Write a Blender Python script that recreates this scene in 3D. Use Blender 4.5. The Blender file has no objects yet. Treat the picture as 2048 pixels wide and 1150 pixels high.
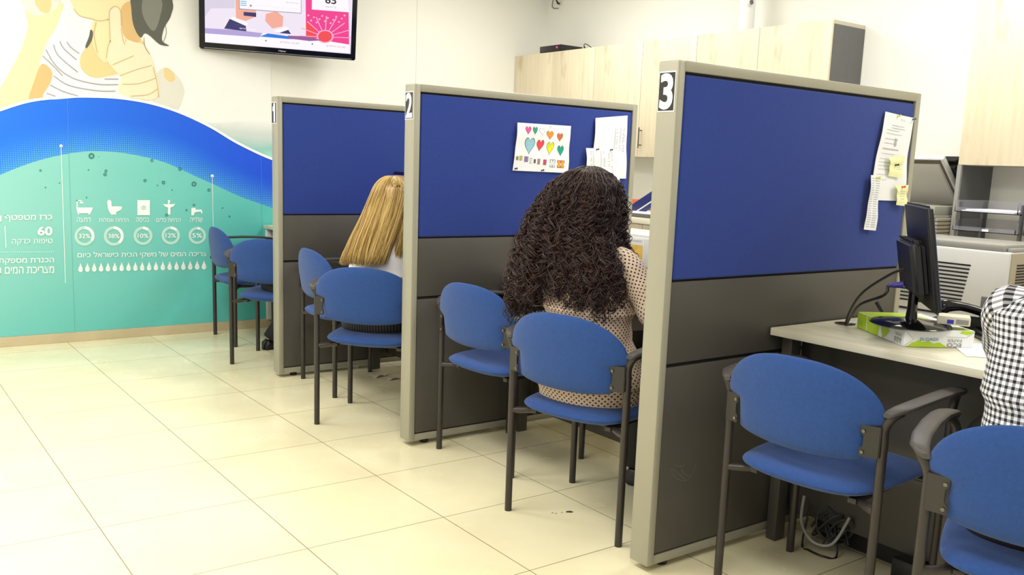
import bpy, bmesh, math, random
import numpy as np
from mathutils import Vector, Matrix
from mathutils.geometry import tessellate_polygon
random.seed(7); rng = np.random.default_rng(7)
S = bpy.context.scene; COL = S.collection; PI = math.pi
# ------------------------------------------------------------------ camera, world, lights, exposure
CP = (-1.9046, -1.8705, 1.2193); CR = (1.4028, -0.0386, -0.6417); CF = 1841.4622; CX = 33.5279; CY = 65.6991
cd = bpy.data.cameras.new('camera'); cam = bpy.data.objects.new('camera', cd); COL.objects.link(cam)
cam.location = CP; cam.rotation_euler = CR; cd.sensor_width = 36; cd.lens = CF*36/2048
cd.shift_x = -CX/2048; cd.shift_y = CY/2048; cd.clip_start = .05; S.camera = cam
w = bpy.data.worlds.new('world'); S.world = w; w.use_nodes = True
w.node_tree.nodes['Background'].inputs[0].default_value = (1, .98, .95, 1); w.node_tree.nodes['Background'].inputs[1].default_value = .62
S.view_settings.view_transform = 'Standard'; S.view_settings.look = 'None'; S.view_settings.gamma = 1
S.view_settings.use_curve_mapping = False; S.view_settings.exposure = .12
def area(x, y, z, sx, sy, e, col=(1, .985, .965)):
    d = bpy.data.lights.new('ceiling_lamp', 'AREA'); d.shape = 'RECTANGLE'; d.size = sx; d.size_y = sy; d.energy = e; d.color = col
    o = bpy.data.objects.new('ceiling_lamp', d); COL.objects.link(o); o.location = (x, y, z)
for x, y, e in [(-1.5, 3.0, 34), (-1.5, .9, 34), (-1.5, -1.4, 34), (-3.3, 2.0, 26), (-3.3, -.6, 26), (1.7, 2.9, 30), (1.7, .6, 34), (1.7, -1.6, 30)]:
    area(x, y, 2.72, .6, 1.2, e)
# ------------------------------------------------------------------ projecting traced outlines onto real planes
def rotm(r):
    cx, sx, cy, sy, cz, sz = math.cos(r[0]), math.sin(r[0]), math.cos(r[1]), math.sin(r[1]), math.cos(r[2]), math.sin(r[2])
    X = np.array([[1, 0, 0], [0, cx, -sx], [0, sx, cx]]); Y = np.array([[cy, 0, sy], [0, 1, 0], [-sy, 0, cy]]); Z = np.array([[cz, -sz, 0], [sz, cz, 0], [0, 0, 1]])
    return Z@Y@X
RM = rotm(CR); C0 = np.array(CP)
def plane(u, v, o, n):
    d = RM@np.array([(u-1024-CX)/CF, -(v-575-CY)/CF, -1]); o = np.array(o); n = np.array(n)
    return C0+d*((o-C0)@n)/(d@n)
def py(u, v, y): return plane(u, v, (0, y, 0), (0, 1, 0))
def pz(u, v, z): return plane(u, v, (0, 0, z), (0, 0, 1))
def px(u, v, x): return plane(u, v, (x, 0, 0), (1, 0, 0))
# ------------------------------------------------------------------ materials
def lin(c):
    return tuple(((x/255)/12.92 if x/255 <= .04045 else ((x/255+.055)/1.055)**2.4) for x in c)+(1,)
def mat(name, col, rough=.5, metal=0, bump=0, bscale=200, var=0, vscale=5, sheen=0, spec=.5, emit=None, estr=1):
    m = bpy.data.materials.new(name); m.use_nodes = True; nt = m.node_tree; b = nt.nodes['Principled BSDF']
    c = lin(col); b.inputs['Base Color'].default_value = c; b.inputs['Roughness'].default_value = rough; b.inputs['Metallic'].default_value = metal
    b.inputs['Specular IOR Level'].default_value = spec
    if sheen: b.inputs['Sheen Weight'].default_value = sheen; b.inputs['Sheen Roughness'].default_value = .4
    if emit: b.inputs['Emission Color'].default_value = lin(emit); b.inputs['Emission Strength'].default_value = estr
    tc = nt.nodes.new('ShaderNodeTexCoord')
    if var:
        n = nt.nodes.new('ShaderNodeTexNoise'); n.inputs['Scale'].default_value = vscale; n.inputs['Detail'].default_value = 6; nt.links.new(tc.outputs['Object'], n.inputs['Vector'])
        r = nt.nodes.new('ShaderNodeMapRange'); r.inputs[1].default_value = .3; r.inputs[2].default_value = .7; r.inputs[3].default_value = 1-var; r.inputs[4].default_value = 1+var
        nt.links.new(n.outputs[0], r.inputs[0])
        h = nt.nodes.new('ShaderNodeHueSaturation'); h.inputs['Color'].default_value = c; nt.links.new(r.outputs[0], h.inputs['Value']); nt.links.new(h.outputs[0], b.inputs['Base Color'])
    if bump:
        n = nt.nodes.new('ShaderNodeTexNoise'); n.inputs['Scale'].default_value = bscale; nt.links.new(tc.outputs['Object'], n.inputs['Vector'])
        q = nt.nodes.new('ShaderNodeBump'); q.inputs['Strength'].default_value = bump; q.inputs['Distance'].default_value = .002
        nt.links.new(n.outputs[0], q.inputs['Height']); nt.links.new(q.outputs[0], b.inputs['Normal'])
    return m
class NT:
    """small node-graph writer"""
    def __init__(s, m): s.t = m.node_tree; s.b = s.t.nodes['Principled BSDF']
    def n(s, kind, **kw):
        x = s.t.nodes.new(kind)
        for k, v in kw.items(): setattr(x, k, v)
        return x
    def l(s, a, b): s.t.links.new(a, b)
    def math(s, op, a, b=None, c=None):
        x = s.n('ShaderNodeMath', operation=op)
        for i, v in enumerate((a, b, c)):
            if v is None: continue
            if isinstance(v, (int, float)): x.inputs[i].default_value = v
            else: s.l(v, x.inputs[i])
        return x.outputs[0]
    def mix(s, f, a, b):
        x = s.n('ShaderNodeMix', data_type='RGBA')
        for i, v in ((0, f), (6, a), (7, b)):
            if isinstance(v, (int, float, tuple)): x.inputs[i].default_value = v
            else: s.l(v, x.inputs[i])
        return x.outputs[2]
    def coords(s, which='Object'):
        tc = s.n('ShaderNodeTexCoord'); sp = s.n('ShaderNodeSeparateXYZ'); s.l(tc.outputs[which], sp.inputs[0]); return tc.outputs[which], sp.outputs
    def noise(s, vec, scale, detail=4, sc=None):
        if sc:
            mp = s.n('ShaderNodeMapping'); mp.inputs['Scale'].default_value = sc; s.l(vec, mp.inputs[0]); vec = mp.outputs[0]
        x = s.n('ShaderNodeTexNoise'); x.inputs['Scale'].default_value = scale; x.inputs['Detail'].default_value = detail; s.l(vec, x.inputs['Vector']); return x.outputs[0]
    def rng(s, v, a, b, c, d):
        x = s.n('ShaderNodeMapRange'); s.l(v, x.inputs[0])
        for i, k in enumerate((a, b, c, d)): x.inputs[i+1].default_value = k
        return x.outputs[0]
def floor_mat():
    m = mat('floor_tile', (240, 234, 204), .2, spec=.35); g = NT(m); v, o = g.coords()
    L = []
    for a, off in ((o[0], -1.2861), (o[1], 3.7125)):
        f = g.math('FRACT', g.math('DIVIDE', g.math('ADD', g.math('SUBTRACT', a, off), 50), .5))
        L.append(g.math('LESS_THAN', g.math('MINIMUM', f, g.math('SUBTRACT', 1, f)), .0035))
    line = g.math('MAXIMUM', L[0], L[1])
    c = g.mix(g.rng(g.noise(v, 2.2, 8), .35, .7, 0, 1), lin((242, 234, 198)), lin((234, 224, 184)))
    c = g.mix(g.rng(g.noise(v, 5, 3), .45, .8, 0, .25), c, lin((228, 216, 176)))
    g.l(g.mix(line, c, lin((150, 138, 105))), g.b.inputs['Base Color'])
    g.l(g.rng(g.noise(v, 6, 5), .3, .7, .14, .3), g.b.inputs['Roughness'])
    return m
def wood_mat(name, a, b, k, axis=2, stave=.12, across=0, rough=.45):
    """pale oak print: grain runs along 'axis', boards side by side along 'across'"""
    m = mat(name, a, rough); g = NT(m); v, o = g.coords()
    sc = [9, 9, 9]; sc[axis] = .7
    st = g.math('FLOOR', g.math('DIVIDE', o[across], stave))
    off = g.math('MULTIPLY', g.math('FRACT', g.math('MULTIPLY', g.math('SINE', g.math('MULTIPLY', st, 12.9898)), 437.5)), 1)
    comb = g.n('ShaderNodeCombineXYZ'); g.l(off, comb.inputs[axis]); g.l(g.math('MULTIPLY', st, .37), comb.inputs[across])
    ad = g.n('ShaderNodeVectorMath', operation='ADD'); g.l(v, ad.inputs[0]); g.l(comb.outputs[0], ad.inputs[1])
    gr = g.noise(ad.outputs[0], 3, 8, tuple(sc))
    sk = [6, 6, 6]; sk[axis] = 2.2
    kn = g.noise(ad.outputs[0], 1.6, 2, tuple(sk))
    c = g.mix(g.rng(gr, .35, .65, 0, 1), lin(a), lin(b)); c = g.mix(g.rng(kn, .60, .74, 0, .75), c, lin(k))
    c = g.mix(g.math('MULTIPLY', off, .25), c, lin(b))
    g.l(c, g.b.inputs['Base Color']); return m
M = {}
M['floor'] = floor_mat()
M['wall'] = mat('white_wall_paint', (242, 241, 232), .6, var=.012, vscale=1.5)
M['ceiling'] = mat('ceiling_paint', (238, 238, 234), .8, var=.01)
M['base'] = mat('skirting_tile', (205, 190, 155), .3, var=.05, vscale=8)
M['seam'] = mat('board_joint', (205, 204, 192), .8, var=.02)
M['frame'] = mat('beige_grey_aluminium', (162, 159, 142), .42, metal=.15, bump=.05, bscale=600, var=.02)
M['fab'] = mat('royal_blue_woven_fabric', (36, 60, 142), .95, bump=.5, bscale=900, var=.05, vscale=60, sheen=.15)
M['dark'] = mat('dark_grey_laminate', (74, 71, 66), .42, var=.05, vscale=3, bump=.05, bscale=400)
M['gap'] = mat('black_gap', (22, 21, 20), .8, var=.05)
M['chair'] = mat('blue_chair_upholstery', (36, 72, 136), .95, bump=.8, bscale=500, var=.08, vscale=90, sheen=.2)
M['tube'] = mat('black_brown_powder_coat', (50, 45, 42), .32, var=.05, vscale=30)
M['pad'] = mat('black_plastic_grain', (70, 66, 64), .5, bump=.25, bscale=500, var=.03)
M['plate'] = mat('black_metal_plate', (48, 45, 42), .4, var=.03)
M['chrome'] = mat('bright_bolt_steel', (120, 118, 112), .3, metal=1, var=.03)
M['wood'] = wood_mat('pale_oak_cabinet', (230, 218, 192), (219, 205, 174), (178, 158, 126), axis=2, across=1)
M['desk'] = wood_mat('bleached_desk_laminate', (226, 222, 202), (210, 204, 180), (186, 178, 150), axis=1, across=0)
M['white'] = mat('white_paper', (246, 247, 250), .8, var=.01)
M['ink'] = mat('grey_print_ink', (182, 184, 192), .8, var=.05)
M['black'] = mat('black_plastic', (22, 22, 24), .3, var=.05)
M['gloss'] = mat('glossy_black_plastic', (14, 14, 16), .1, var=.05)
M['greyp'] = mat('dark_grey_cabinet_side', (92, 92, 92), .5, var=.03, vscale=20)
M['edge'] = mat('beige_edge_band', (196, 190, 168), .5, var=.02)
M['ltgrey'] = mat('light_grey_plastic', (222, 222, 220), .45, var=.01)
M['midgrey'] = mat('warm_grey_plastic', (150, 149, 143), .45, var=.02)
M['beige'] = mat('beige_plastic', (164, 155, 137), .5, var=.02)
def trans_mat():
    m = mat('clear_smoky_plastic', (232, 232, 240), .08, var=.01); b = m.node_tree.nodes['Principled BSDF']
    b.inputs['Transmission Weight'].default_value = .9; b.inputs['IOR'].default_value = 1.2; return m
M['clear'] = trans_mat()
# ------------------------------------------------------------------ mesh helpers
class B:
    """collects shapes; each call may carry its own material (multi-material mesh)"""
    def __init__(s): s.bm = bmesh.new(); s.mats = []
    def mi(s, m):
        if m not in s.mats: s.mats.append(m)
        return s.mats.index(m)
    def _set(s, faces, m):
        if m is not None:
            i = s.mi(m)
            for f in faces: f.material_index = i
        return s
    def box(s, x0, x1, y0, y1, z0, z1, bev=0, m=None, mx=None, seg=2):
        bm = bmesh.new(); bmesh.ops.create_cube(bm, size=1)
        for v in bm.verts: v.co = Vector(((x0+x1)/2+v.co.x*(x1-x0), (y0+y1)/2+v.co.y*(y1-y0), (z0+z1)/2+v.co.z*(z1-z0)))
        if bev: bmesh.ops.bevel(bm, geom=bm.edges[:], offset=bev, segments=seg, affect='EDGES', profile=.5)
        return s.merge(bm, m, mx)
    def merge(s, bm, m=None, mx=None):
        if mx is not None: bm.transform(mx)
        vm = [s.bm.verts.new(v.co) for v in bm.verts]
        bm.verts.index_update(); fs = []
        for f in bm.faces:
            try: fs.append(s.bm.faces.new([vm[v.index] for v in f.verts]))
            except ValueError: pass
        bm.free(); s._set(fs, m); return s
    def rings(s, R, m=None, cap=True, uv=None):
        """loft closed rings (lists of points); returns faces grid"""
        V = [[s.bm.verts.new(p) for p in r] for r in R]; n = len(R[0]); fs = []
        L = s.bm.loops.layers.uv.verify() if uv else None
        for i in range(len(R)-1):
            for j in range(n):
                k = (j+1) % n
                f = s.bm.faces.new((V[i][j], V[i][k], V[i+1][k], V[i+1][j])); fs.append(f)
                if uv:
                    us = uv[0]; vs = uv[1]
                    for lp, (a, b) in zip(f.loops, ((i, j), (i, j+1), (i+1, j+1), (i+1, j))): lp[L].uv = (us[b], vs[a])
        if cap:
            for r, rev in ((V[0], True), (V[-1], False)):
                fs.append(s.bm.faces.new(r[::-1] if rev else r))
        s._set(fs, m); return s
    def tube(s, pts, r, m=None, n=10, sub=0, closed=False):
        P = [Vector(p) for p in pts]; rr = list(r) if hasattr(r, '__len__') else [r]*len(P)
        if sub: P, rr = smooth(P, rr, sub)
        R = []; up = None
        for i, p in enumerate(P):
            t = (P[min(i+1, len(P)-1)]-P[max(i-1, 0)]).normalized()
            if up is None: up = t.orthogonal().normalized()
            up = (up-t*up.dot(t)).normalized(); b = t.cross(up)
            R.append([p+(up*math.cos(2*PI*j/n)+b*math.sin(2*PI*j/n))*rr[i] for j in range(n)])
        return s.rings(R, m)
    def lathe(s, prof, c=(0, 0, 0), n=32, m=None):
        R = [[(c[0]+r*math.cos(2*PI*j/n), c[1]+r*math.sin(2*PI*j/n), c[2]+z) for j in range(n)] for r, z in prof]
        return s.rings(R, m)
    def prism(s, pts, d, m=None, bev=0):
        """pts: 3-D outline, d: extrusion vector"""
        bm = bmesh.new(); d = Vector(d); a = [bm.verts.new(p) for p in pts]; b = [bm.verts.new(Vector(p)+d) for p in pts]
        bm.faces.new(a[::-1]); bm.faces.new(b)
        for i in range(len(a)): k = (i+1) % len(a); bm.faces.new((a[i], a[k], b[k], b[i]))
        bmesh.ops.recalc_face_normals(bm, faces=bm.faces[:])
        if bev: bmesh.ops.bevel(bm, geom=bm.edges[:], offset=bev, segments=2, affect='EDGES')
        return s.merge(bm, m)
    def flat(s, pts, m=None):
        P = [Vector(p) for p in pts]; V = [s.bm.verts.new(p) for p in P]; fs = []
        for t in tessellate_polygon([P]):
            try: fs.append(s.bm.faces.new([V[i] for i in t]))
            except ValueError: pass
        s._set(fs, m); return s
    def strip(s, pts, wd, nrm, m=None):
        """flat line of width wd lying in the plane with normal nrm"""
        P = [Vector(p) for p in pts]; nrm = Vector(nrm); a = []; b = []
        for i, p in enumerate(P):
            t = (P[min(i+1, len(P)-1)]-P[max(i-1, 0)]).normalized(); q = t.cross(nrm).normalized()*wd/2
            a.append(s.bm.verts.new(p+q)); b.append(s.bm.verts.new(p-q))
        fs = [s.bm.faces.new((a[i], a[i+1], b[i+1], b[i])) for i in range(len(P)-1)]
        s._set(fs, m); return s
def smooth(P, rr, sub, closed=False):
    P = [Vector(p) for p in P]; n = len(P); O = []; Q = []
    for i in range(n if closed else n-1):
        g = (lambda k: P[k % n]) if closed else (lambda k: P[max(0, min(n-1, k))])
        p0, p1, p2, p3 = g(i-1), g(i), g(i+1), g(i+2)
        for k in range(sub):
            t = k/sub
            O.append(.5*((2*p1)+(p2-p0)*t+(2*p0-5*p1+4*p2-p3)*t*t+(3*p1-p0-3*p2+p3)*t**3)); Q.append(rr[i]*(1-t)+rr[(i+1) % n]*t)
    if not closed: O.append(P[-1]); Q.append(rr[-1])
    return O, Q
def sm(pts, sub=5, closed=True): return smooth([Vector(tuple(p)+(0,)*(3-len(p))) for p in pts], [0]*len(pts), sub, closed)[0]
def invm(root):
    return (Matrix.Translation(root.location)@Matrix.Rotation(root.rotation_euler.z, 4, 'Z')).inverted()
def link(name, b, m, parent=None, world=False, shade=True, loc=None, recalc=True):
    """b: B collector -> one mesh object; world=True when its points are in room coordinates"""
    me = bpy.data.meshes.new(name); bm = b.bm
    if parent is not None and world:
        r = parent; mx = invm(r)
        if r.parent is not None: mx = mx@invm(r.parent)
        bm.transform(mx)
    if loc is not None: bm.transform(Matrix.Translation(-Vector(loc)))
    bmesh.ops.recalc_face_normals(bm, faces=bm.faces[:]); bm.to_mesh(me); bm.free()
    if b.mats:
        for q in b.mats: me.materials.append(q)
    else: me.materials.append(m)
    if shade:
        me.shade_smooth()
        try: me.set_sharp_from_angle(angle=math.radians(38))
        except Exception: pass
    o = bpy.data.objects.new(name, me); COL.objects.link(o)
    if loc is not None: o.location = loc
    if parent is not None: o.parent = parent
    return o
def tag(o, label, cat, group=None):
    o['label'] = label; o['category'] = cat
    if group: o['group'] = group
    return o
def thing(name, label, cat, loc=(0, 0, 0), rz=0, group=None):
    o = bpy.data.objects.new(name, None); COL.objects.link(o); o.location = loc; o.rotation_euler = (0, 0, rz); o.empty_display_size = .1
    return tag(o, label, cat, group)
def struct(name, b, m, shade=False):
    o = link(name, b, m, shade=shade); o['kind'] = 'structure'; return o
def dup(root, loc, rz, label, group=None):
    r = root.copy(); COL.objects.link(r); r.location = loc; r.rotation_euler = (0, 0, rz); r['label'] = label
    if group: r['group'] = group
    for ch in list(root.children):
        c = ch.copy(); COL.objects.link(c); c.parent = r
        for g in ch.children:
            d = g.copy(); COL.objects.link(d); d.parent = c
    return r
TC = {}
def contours(s):
    """closed outlines of a line of lettering, as lists of 2-D points"""
    if s in TC: return TC[s]
    c = bpy.data.curves.new('lettering', 'FONT'); c.body = s
    o = bpy.data.objects.new('lettering', c); COL.objects.link(o)
    dg = bpy.context.evaluated_depsgraph_get(); dg.update(); cu = o.evaluated_get(dg).to_curve(dg); out = []
    for sp_ in cu.splines:
        P = []; bp = sp_.bezier_points; n = len(bp)
        for i in range(n):
            p0, p1 = bp[i], bp[(i+1) % n]; A0, A1, A2, A3 = p0.co, p0.handle_right, p1.handle_left, p1.co
            st = (A1-A0).cross(A3-A0).length < 1e-6 and (A2-A0).cross(A3-A0).length < 1e-6
            for k in range(1 if st else 4):
                t = k/4; q = A0*(1-t)**3+A1*3*t*(1-t)**2+A2*3*t*t*(1-t)+A3*t**3
                if not P or (q-P[-1]).length > 1e-4: P.append(q.copy())
        while len(P) > 2 and (P[0]-P[-1]).length < 1e-4: P.pop()
        if len(P) > 2: out.append([(p.x, p.y) for p in P])
    bpy.data.objects.remove(o); bpy.data.curves.remove(c); TC[s] = out; return out
def inside(p, C):
    r_ = False
    for i in range(len(C)):
        (x0, y0), (x1, y1) = C[i-1], C[i]
        if (y0 > p[1]) != (y1 > p[1]) and p[0] < (x1-x0)*(p[1]-y0)/(y1-y0)+x0: r_ = not r_
    return r_
def text(b, s, O, U, Vv, m, bold=0.0):
    """lettering s stretched to fill the parallelogram O + a*U + b*Vv; bold thickens the outline"""
    CS = contours(s); O, U, Vv = Vector(O), Vector(U), Vector(Vv); fs = []
    x0 = min(p[0] for c in CS for p in c)-bold; x1 = max(p[0] for c in CS for p in c)+bold; y0 = min(p[1] for c in CS for p in c)-bold; y1 = max(p[1] for c in CS for p in c)+bold
    T = lambda p: O+U*((p[0]-x0)/(x1-x0))+Vv*((p[1]-y0)/(y1-y0))
    nv = U.cross(Vv).normalized(); nv = nv if nv.dot(Vector(C0)-O) > 0 else -nv; nv = nv*.0002
    dep = [sum(inside(c[0], d) for j, d in enumerate(CS) if j != i) for i, c in enumerate(CS)]
    for i, c in enumerate(CS):
        if dep[i] % 2: continue
        L = [c]+[d for j, d in enumerate(CS) if dep[j] == dep[i]+1 and inside(d[0], c)]
        flatp = [p for q in L for p in q]; V = [b.bm.verts.new(T(p)) for p in flatp]
        for t in tessellate_polygon([[Vector((p[0], p[1], 0)) for p in q] for q in L]):
            try: fs.append(b.bm.faces.new([V[k] for k in t]))
            except ValueError: pass
    if bold:
        for c in CS:
            n = len(c); A_, B_ = [], []
            for i in range(n):
                p, q, w_ = c[i-1], c[i], c[(i+1) % n]; d1 = Vector((q[0]-p[0], q[1]-p[1])).normalized(); d2 = Vector((w_[0]-q[0], w_[1]-q[1])).normalized(); d = d1+d2
                d = d.normalized() if d.length > .2 else d1; k = min(1/max(.5, (1+d1.dot(d2))/2)**.5, 1.4); N_ = (-d.y*bold*k, d.x*bold*k)
                A_.append(b.bm.verts.new(T((q[0]+N_[0], q[1]+N_[1]))+nv)); B_.append(b.bm.verts.new(T((q[0]-N_[0], q[1]-N_[1]))+nv))
            for i in range(n): j = (i+1) % n; fs.append(b.bm.faces.new((A_[i], A_[j], B_[j], B_[i])))
    b._set(fs, m)
# ================================================================== THE ROOM
YW = 4.424; XW = 2.937; CZ = 2.75
struct('floor', B().box(-6, XW+.1, -5, YW+.1, -.1, 0), M['floor'])
struct('ceiling', B().box(-6, XW+.1, -5, YW+.1, CZ, CZ+.1), M['ceiling'])
struct('wall_back', B().box(-6, XW+.1, YW, YW+.1, 0, CZ), M['wall'])
struct('wall_right', B().box(XW, XW+.1, -5, YW, 0, CZ), M['wall'])
struct('baseboard_back', B().box(-6, 2.3, YW-.012, YW, 0, .06, bev=.002), M['base'])
for i, x in enumerate((.483, 1.698)):
    struct('trim_%d' % (i+1), B().box(x-.0015, x+.0015, YW-.001, YW, .06, CZ), M['seam'])
# ================================================================== MURAL (flat print on the back wall)
def W(u, v, k=0): return py(u, v, YW-.0045-k*.0005)
def flatmat(n, c): return mat(n, c, .55, var=.01, vscale=3)
mur = thing('wall_mural', 'large printed wall mural with blue wave, teal water infographic and a woman giving thumbs up', 'mural', (-.4, YW, 0))
MR = .545   # right edge of the print
b = B(); b.box(-3.2, .56, YW-.004, YW, .06, 2.6); link('print_panel', b, flatmat('mural_white', (245, 245, 240)), mur, True)
def cl(poly): return [p for p in poly]
skin0 = flatmat('print_hand_skin', (242, 230, 198)); skin1 = flatmat('print_skin_pale', (240, 226, 178)); skin2 = flatmat('print_skin_mid', (234, 208, 150)); skin3 = flatmat('print_skin_warm', (222, 186, 126))
hairm = flatmat('print_dark_hair', (92, 94, 84)); hair2 = flatmat('print_grey_hair', (130, 132, 122)); shirtw = flatmat('print_shirt_white', (244, 243, 240)); stripem = flatmat('print_shirt_stripe', (168, 166, 172)); linem = flatmat('print_skin_line', (212, 184, 128)); glassm = flatmat('print_glass', (222, 224, 216)); shade_m = flatmat('print_soft_grey', (226, 224, 212))
b = B()
LAY = [0]
def tr(pts, m, k, smt=5):
    LAY[0] += 1; k = 1+LAY[0]*.25
    P = [(u, v) for u, v in pts]
    if smt: P = [(p.x, p.y) for p in sm(P, smt)]
    b.flat([W(u, v, k) for u, v in P], m)
def Z1(pts): return [(x/3.593, y/3.593) for x, y in pts]
tr(Z1([(1110, 560), (1180, 485), (1250, 520), (1310, 600), (1322, 680), (1270, 800), (1180, 760), (1100, 740)]), shade_m, 1)
tr(Z1([(1180, 490), (1230, 505), (1260, 560), (1230, 590), (1185, 560)]), skin2, 2)
tr(Z1([(180, 40), (200, 180), (170, 300), (110, 440), (20, 600), (-40, 700), (-40, 830), (200, 740), (260, 560), (300, 400), (350, 280), (400, 200), (440, 90), (450, 20), (300, -40)]), skin1, 1)
tr(Z1([(210, 720), (240, 600), (300, 460), (375, 520), (350, 640), (330, 715)]), skin3, 1)
tr(Z1([(160, -60), (175, 60), (260, 110), (380, 80), (440, 0), (430, -80)]), glassm, 2)
tr(Z1([(250, 0), (290, 80), (350, 90), (370, 20), (340, -40)]), skin2, 3)
tr(Z1([(620, 340), (650, 230), (680, 200), (900, 130), (960, 60), (1000, 250), (1040, 330), (1000, 480), (850, 570), (680, 560), (590, 500), (570, 420)]), skin2, 1)
tr(Z1([(530, -60), (530, 60), (570, 110), (660, 135), (720, 150), (860, 110), (910, 40), (920, -60)]), skin1, 2)
tr(Z1([(660, 190), (690, 135), (780, 150), (800, 300), (770, 440), (720, 420), (670, 330)]), skin1, 2)
tr(Z1([(870, 60), (930, 10), (970, 60), (960, 200), (1010, 290), (900, 310), (860, 200)]), skin3, 2)
tr(Z1([(650, 215), (668, 230), (660, 290), (625, 345), (615, 330), (640, 260)]), hairm, 3)
tr(Z1([(370, 320), (440, 290), (600, 295), (610, 340), (575, 420), (590, 510), (680, 560), (800, 545), (860, 540), (900, 650), (960, 700), (600, 700), (320, 710), (360, 600), (380, 510), (300, 400)]), shirtw, 3)
for q in ([(480, 300), (510, 340), (570, 385)], [(430, 295), (460, 350), (550, 430)], [(385, 320), (420, 400), (560, 520)], [(330, 355), (400, 470), (520, 560), (700, 605), (850, 608)], [(305, 400), (380, 470), (450, 545)], [(385, 545), (500, 615), (700, 652), (830, 655)], [(360, 610), (450, 655), (560, 690)], [(750, 568), (850, 568)], [(335, 670), (400, 692)]):
    b.strip([W(p.x/3.593, p.y/3.593, 8) for p in sm(q, 5, False)], .007, (0, 1, 0), stripem)
tr(Z1([(960, -60), (945, 80), (965, 200), (1010, 270), (1040, 240), (1080, 260), (1150, 320), (1215, 328), (1165, 290), (1180, 200), (1225, 120), (1240, 20), (1200, -60)]), hairm, 3)
tr(Z1([(1040, -20), (1020, 80), (1060, 180), (1110, 220), (1150, 120), (1160, 0)]), hair2, 4)
for q in ([(1035, 270), (1040, 330), (1075, 390)], [(1225, -20), (1243, 50), (1215, 130)], [(1180, 150), (1195, 230), (1175, 300)]):
    b.strip([W(p.x/3.593, p.y/3.593, 8) for p in sm(q, 5, False)], .003, (0, 1, 0), hairm)
tr(Z1([(785, 110), (800, 60), (835, 45), (865, 80), (875, 200), (900, 270), (960, 300), (1030, 320), (1080, 390), (1110, 480), (1140, 600), (1140, 680), (1080, 720), (900, 690), (850, 640), (870, 560), (810, 490), (765, 420), (775, 340), (790, 280)]), skin0, 5)
for q in ([(792, 300), (785, 110), (800, 60), (835, 45), (865, 80), (872, 190)], [(765, 420), (775, 340), (795, 290)], [(530, 60), (570, 110), (660, 135), (720, 150), (785, 135)], [(690, 160), (675, 250), (700, 380)], [(960, 400), (880, 435), (810, 465)], [(1090, 470), (980, 500), (860, 545)], [(1120, 560), (1000, 600), (880, 605)], [(1130, 640), (1060, 680), (940, 690)], [(900, 280), (905, 300)], [(870, 200), (885, 290), (900, 320)], [(1100, 480), (1130, 600), (1140, 700)]):
    b.strip([W(p.x/3.593, p.y/3.593, 9) for p in sm(q, 5, False)], .004, (0, 1, 0), linem)
link('woman_print', b, None, mur, True, shade=False)
# landscape at the right of the wave
m = flatmat('print_hills', (225, 235, 232)); g = NT(m); v, o = g.coords()
nz = g.math('ADD', o[2], g.rng(g.noise(v, 3, 3), .3, .7, -.03, .03))
c = g.mix(g.rng(nz, 1.36, 1.46, 1, 0), lin((248, 248, 244)), lin((205, 218, 214))); c = g.mix(g.rng(nz, 1.26, 1.34, 1, 0), c, lin((150, 205, 198))); c = g.mix(g.rng(nz, 1.2, 1.25, 1, 0), c, lin((168, 226, 208)))
g.l(c, g.b.inputs['Base Color'])
TOP = [(-160, 290), (-80, 250), (0, 222), (60, 204), (130, 196), (185, 195), (240, 198), (300, 208), (360, 227), (420, 255), (470, 285), (520, 310), (547, 321)]
TEAL = [(-160, 425), (-80, 385), (0, 350), (50, 330), (100, 315), (160, 304), (215, 303), (270, 310), (330, 325), (390, 352), (430, 370), (480, 393), (547, 417)]
b = B(); b.flat([W(u, v, 1) for u, v in [(390, 245), (430, 246), (480, 243), (547, 238), (547, 322), (520, 311), (470, 286), (420, 256)]]); link('hill_print', b, m, mur, True, shade=False)
b = B(); P = sm(TOP, 6, False); b.strip([W(p.x, p.y-2.2, 7) for p in P], .016, (0, 1, 0)); link('white_rim', b, flatmat('print_rim_white', (252, 252, 252)), mur, True, shade=False)
# blue wave with halftone dots fading upwards
m = flatmat('print_blue_wave', (16, 104, 236)); g = NT(m); v, o = g.coords(); uvn = g.n('ShaderNodeTexCoord'); us = g.n('ShaderNodeSeparateXYZ'); g.l(uvn.outputs['UV'], us.inputs[0])
base = g.mix(g.rng(o[0], -.8, .9, 0, 1), lin((18, 118, 240)), lin((2, 80, 228)))
ps = .0125; fx = g.math('SUBTRACT', g.math('FRACT', g.math('DIVIDE', g.math('ADD', o[0], 20), ps)), .5); fz = g.math('SUBTRACT', g.math('FRACT', g.math('DIVIDE', o[2], ps)), .5)
dd = g.math('SQRT', g.math('ADD', g.math('MULTIPLY', fx, fx), g.math('MULTIPLY', fz, fz)))
rad = g.rng(us.outputs[1], 0, .5, .42, .02)
base = g.mix(g.rng(us.outputs[1], 0, .6, .35, 0), base, lin((60, 170, 235)))
g.l(g.mix(g.math('LESS_THAN', dd, rad), base, lin((92, 178, 222))), g.b.inputs['Base Color'])
b = B(); T = sm(TOP, 6, False); L = sm(TEAL, 6, False); uvl = b.bm.loops.layers.uv.verify(); N = 6; VV = []
for a, c in zip(T, L):
    A = W(a.x, a.y, 2); Bt = W(c.x, c.y+3, 2); VV.append([b.bm.verts.new(Bt+(A-Bt)*k/N) for k in range(N+1)])
for i in range(len(VV)-1):
    for k in range(N):
        f = b.bm.faces.new((VV[i][k], VV[i+1][k], VV[i+1][k+1], VV[i][k+1]))
        for lp, q in zip(f.loops, (k, k, k+1, k+1)): lp[uvl].uv = (0, q/N)
link('blue_wave', b, m, mur, True, shade=False)
m = flatmat('print_teal_wave', (130, 216, 198)); g = NT(m); v, o = g.coords()
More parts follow.
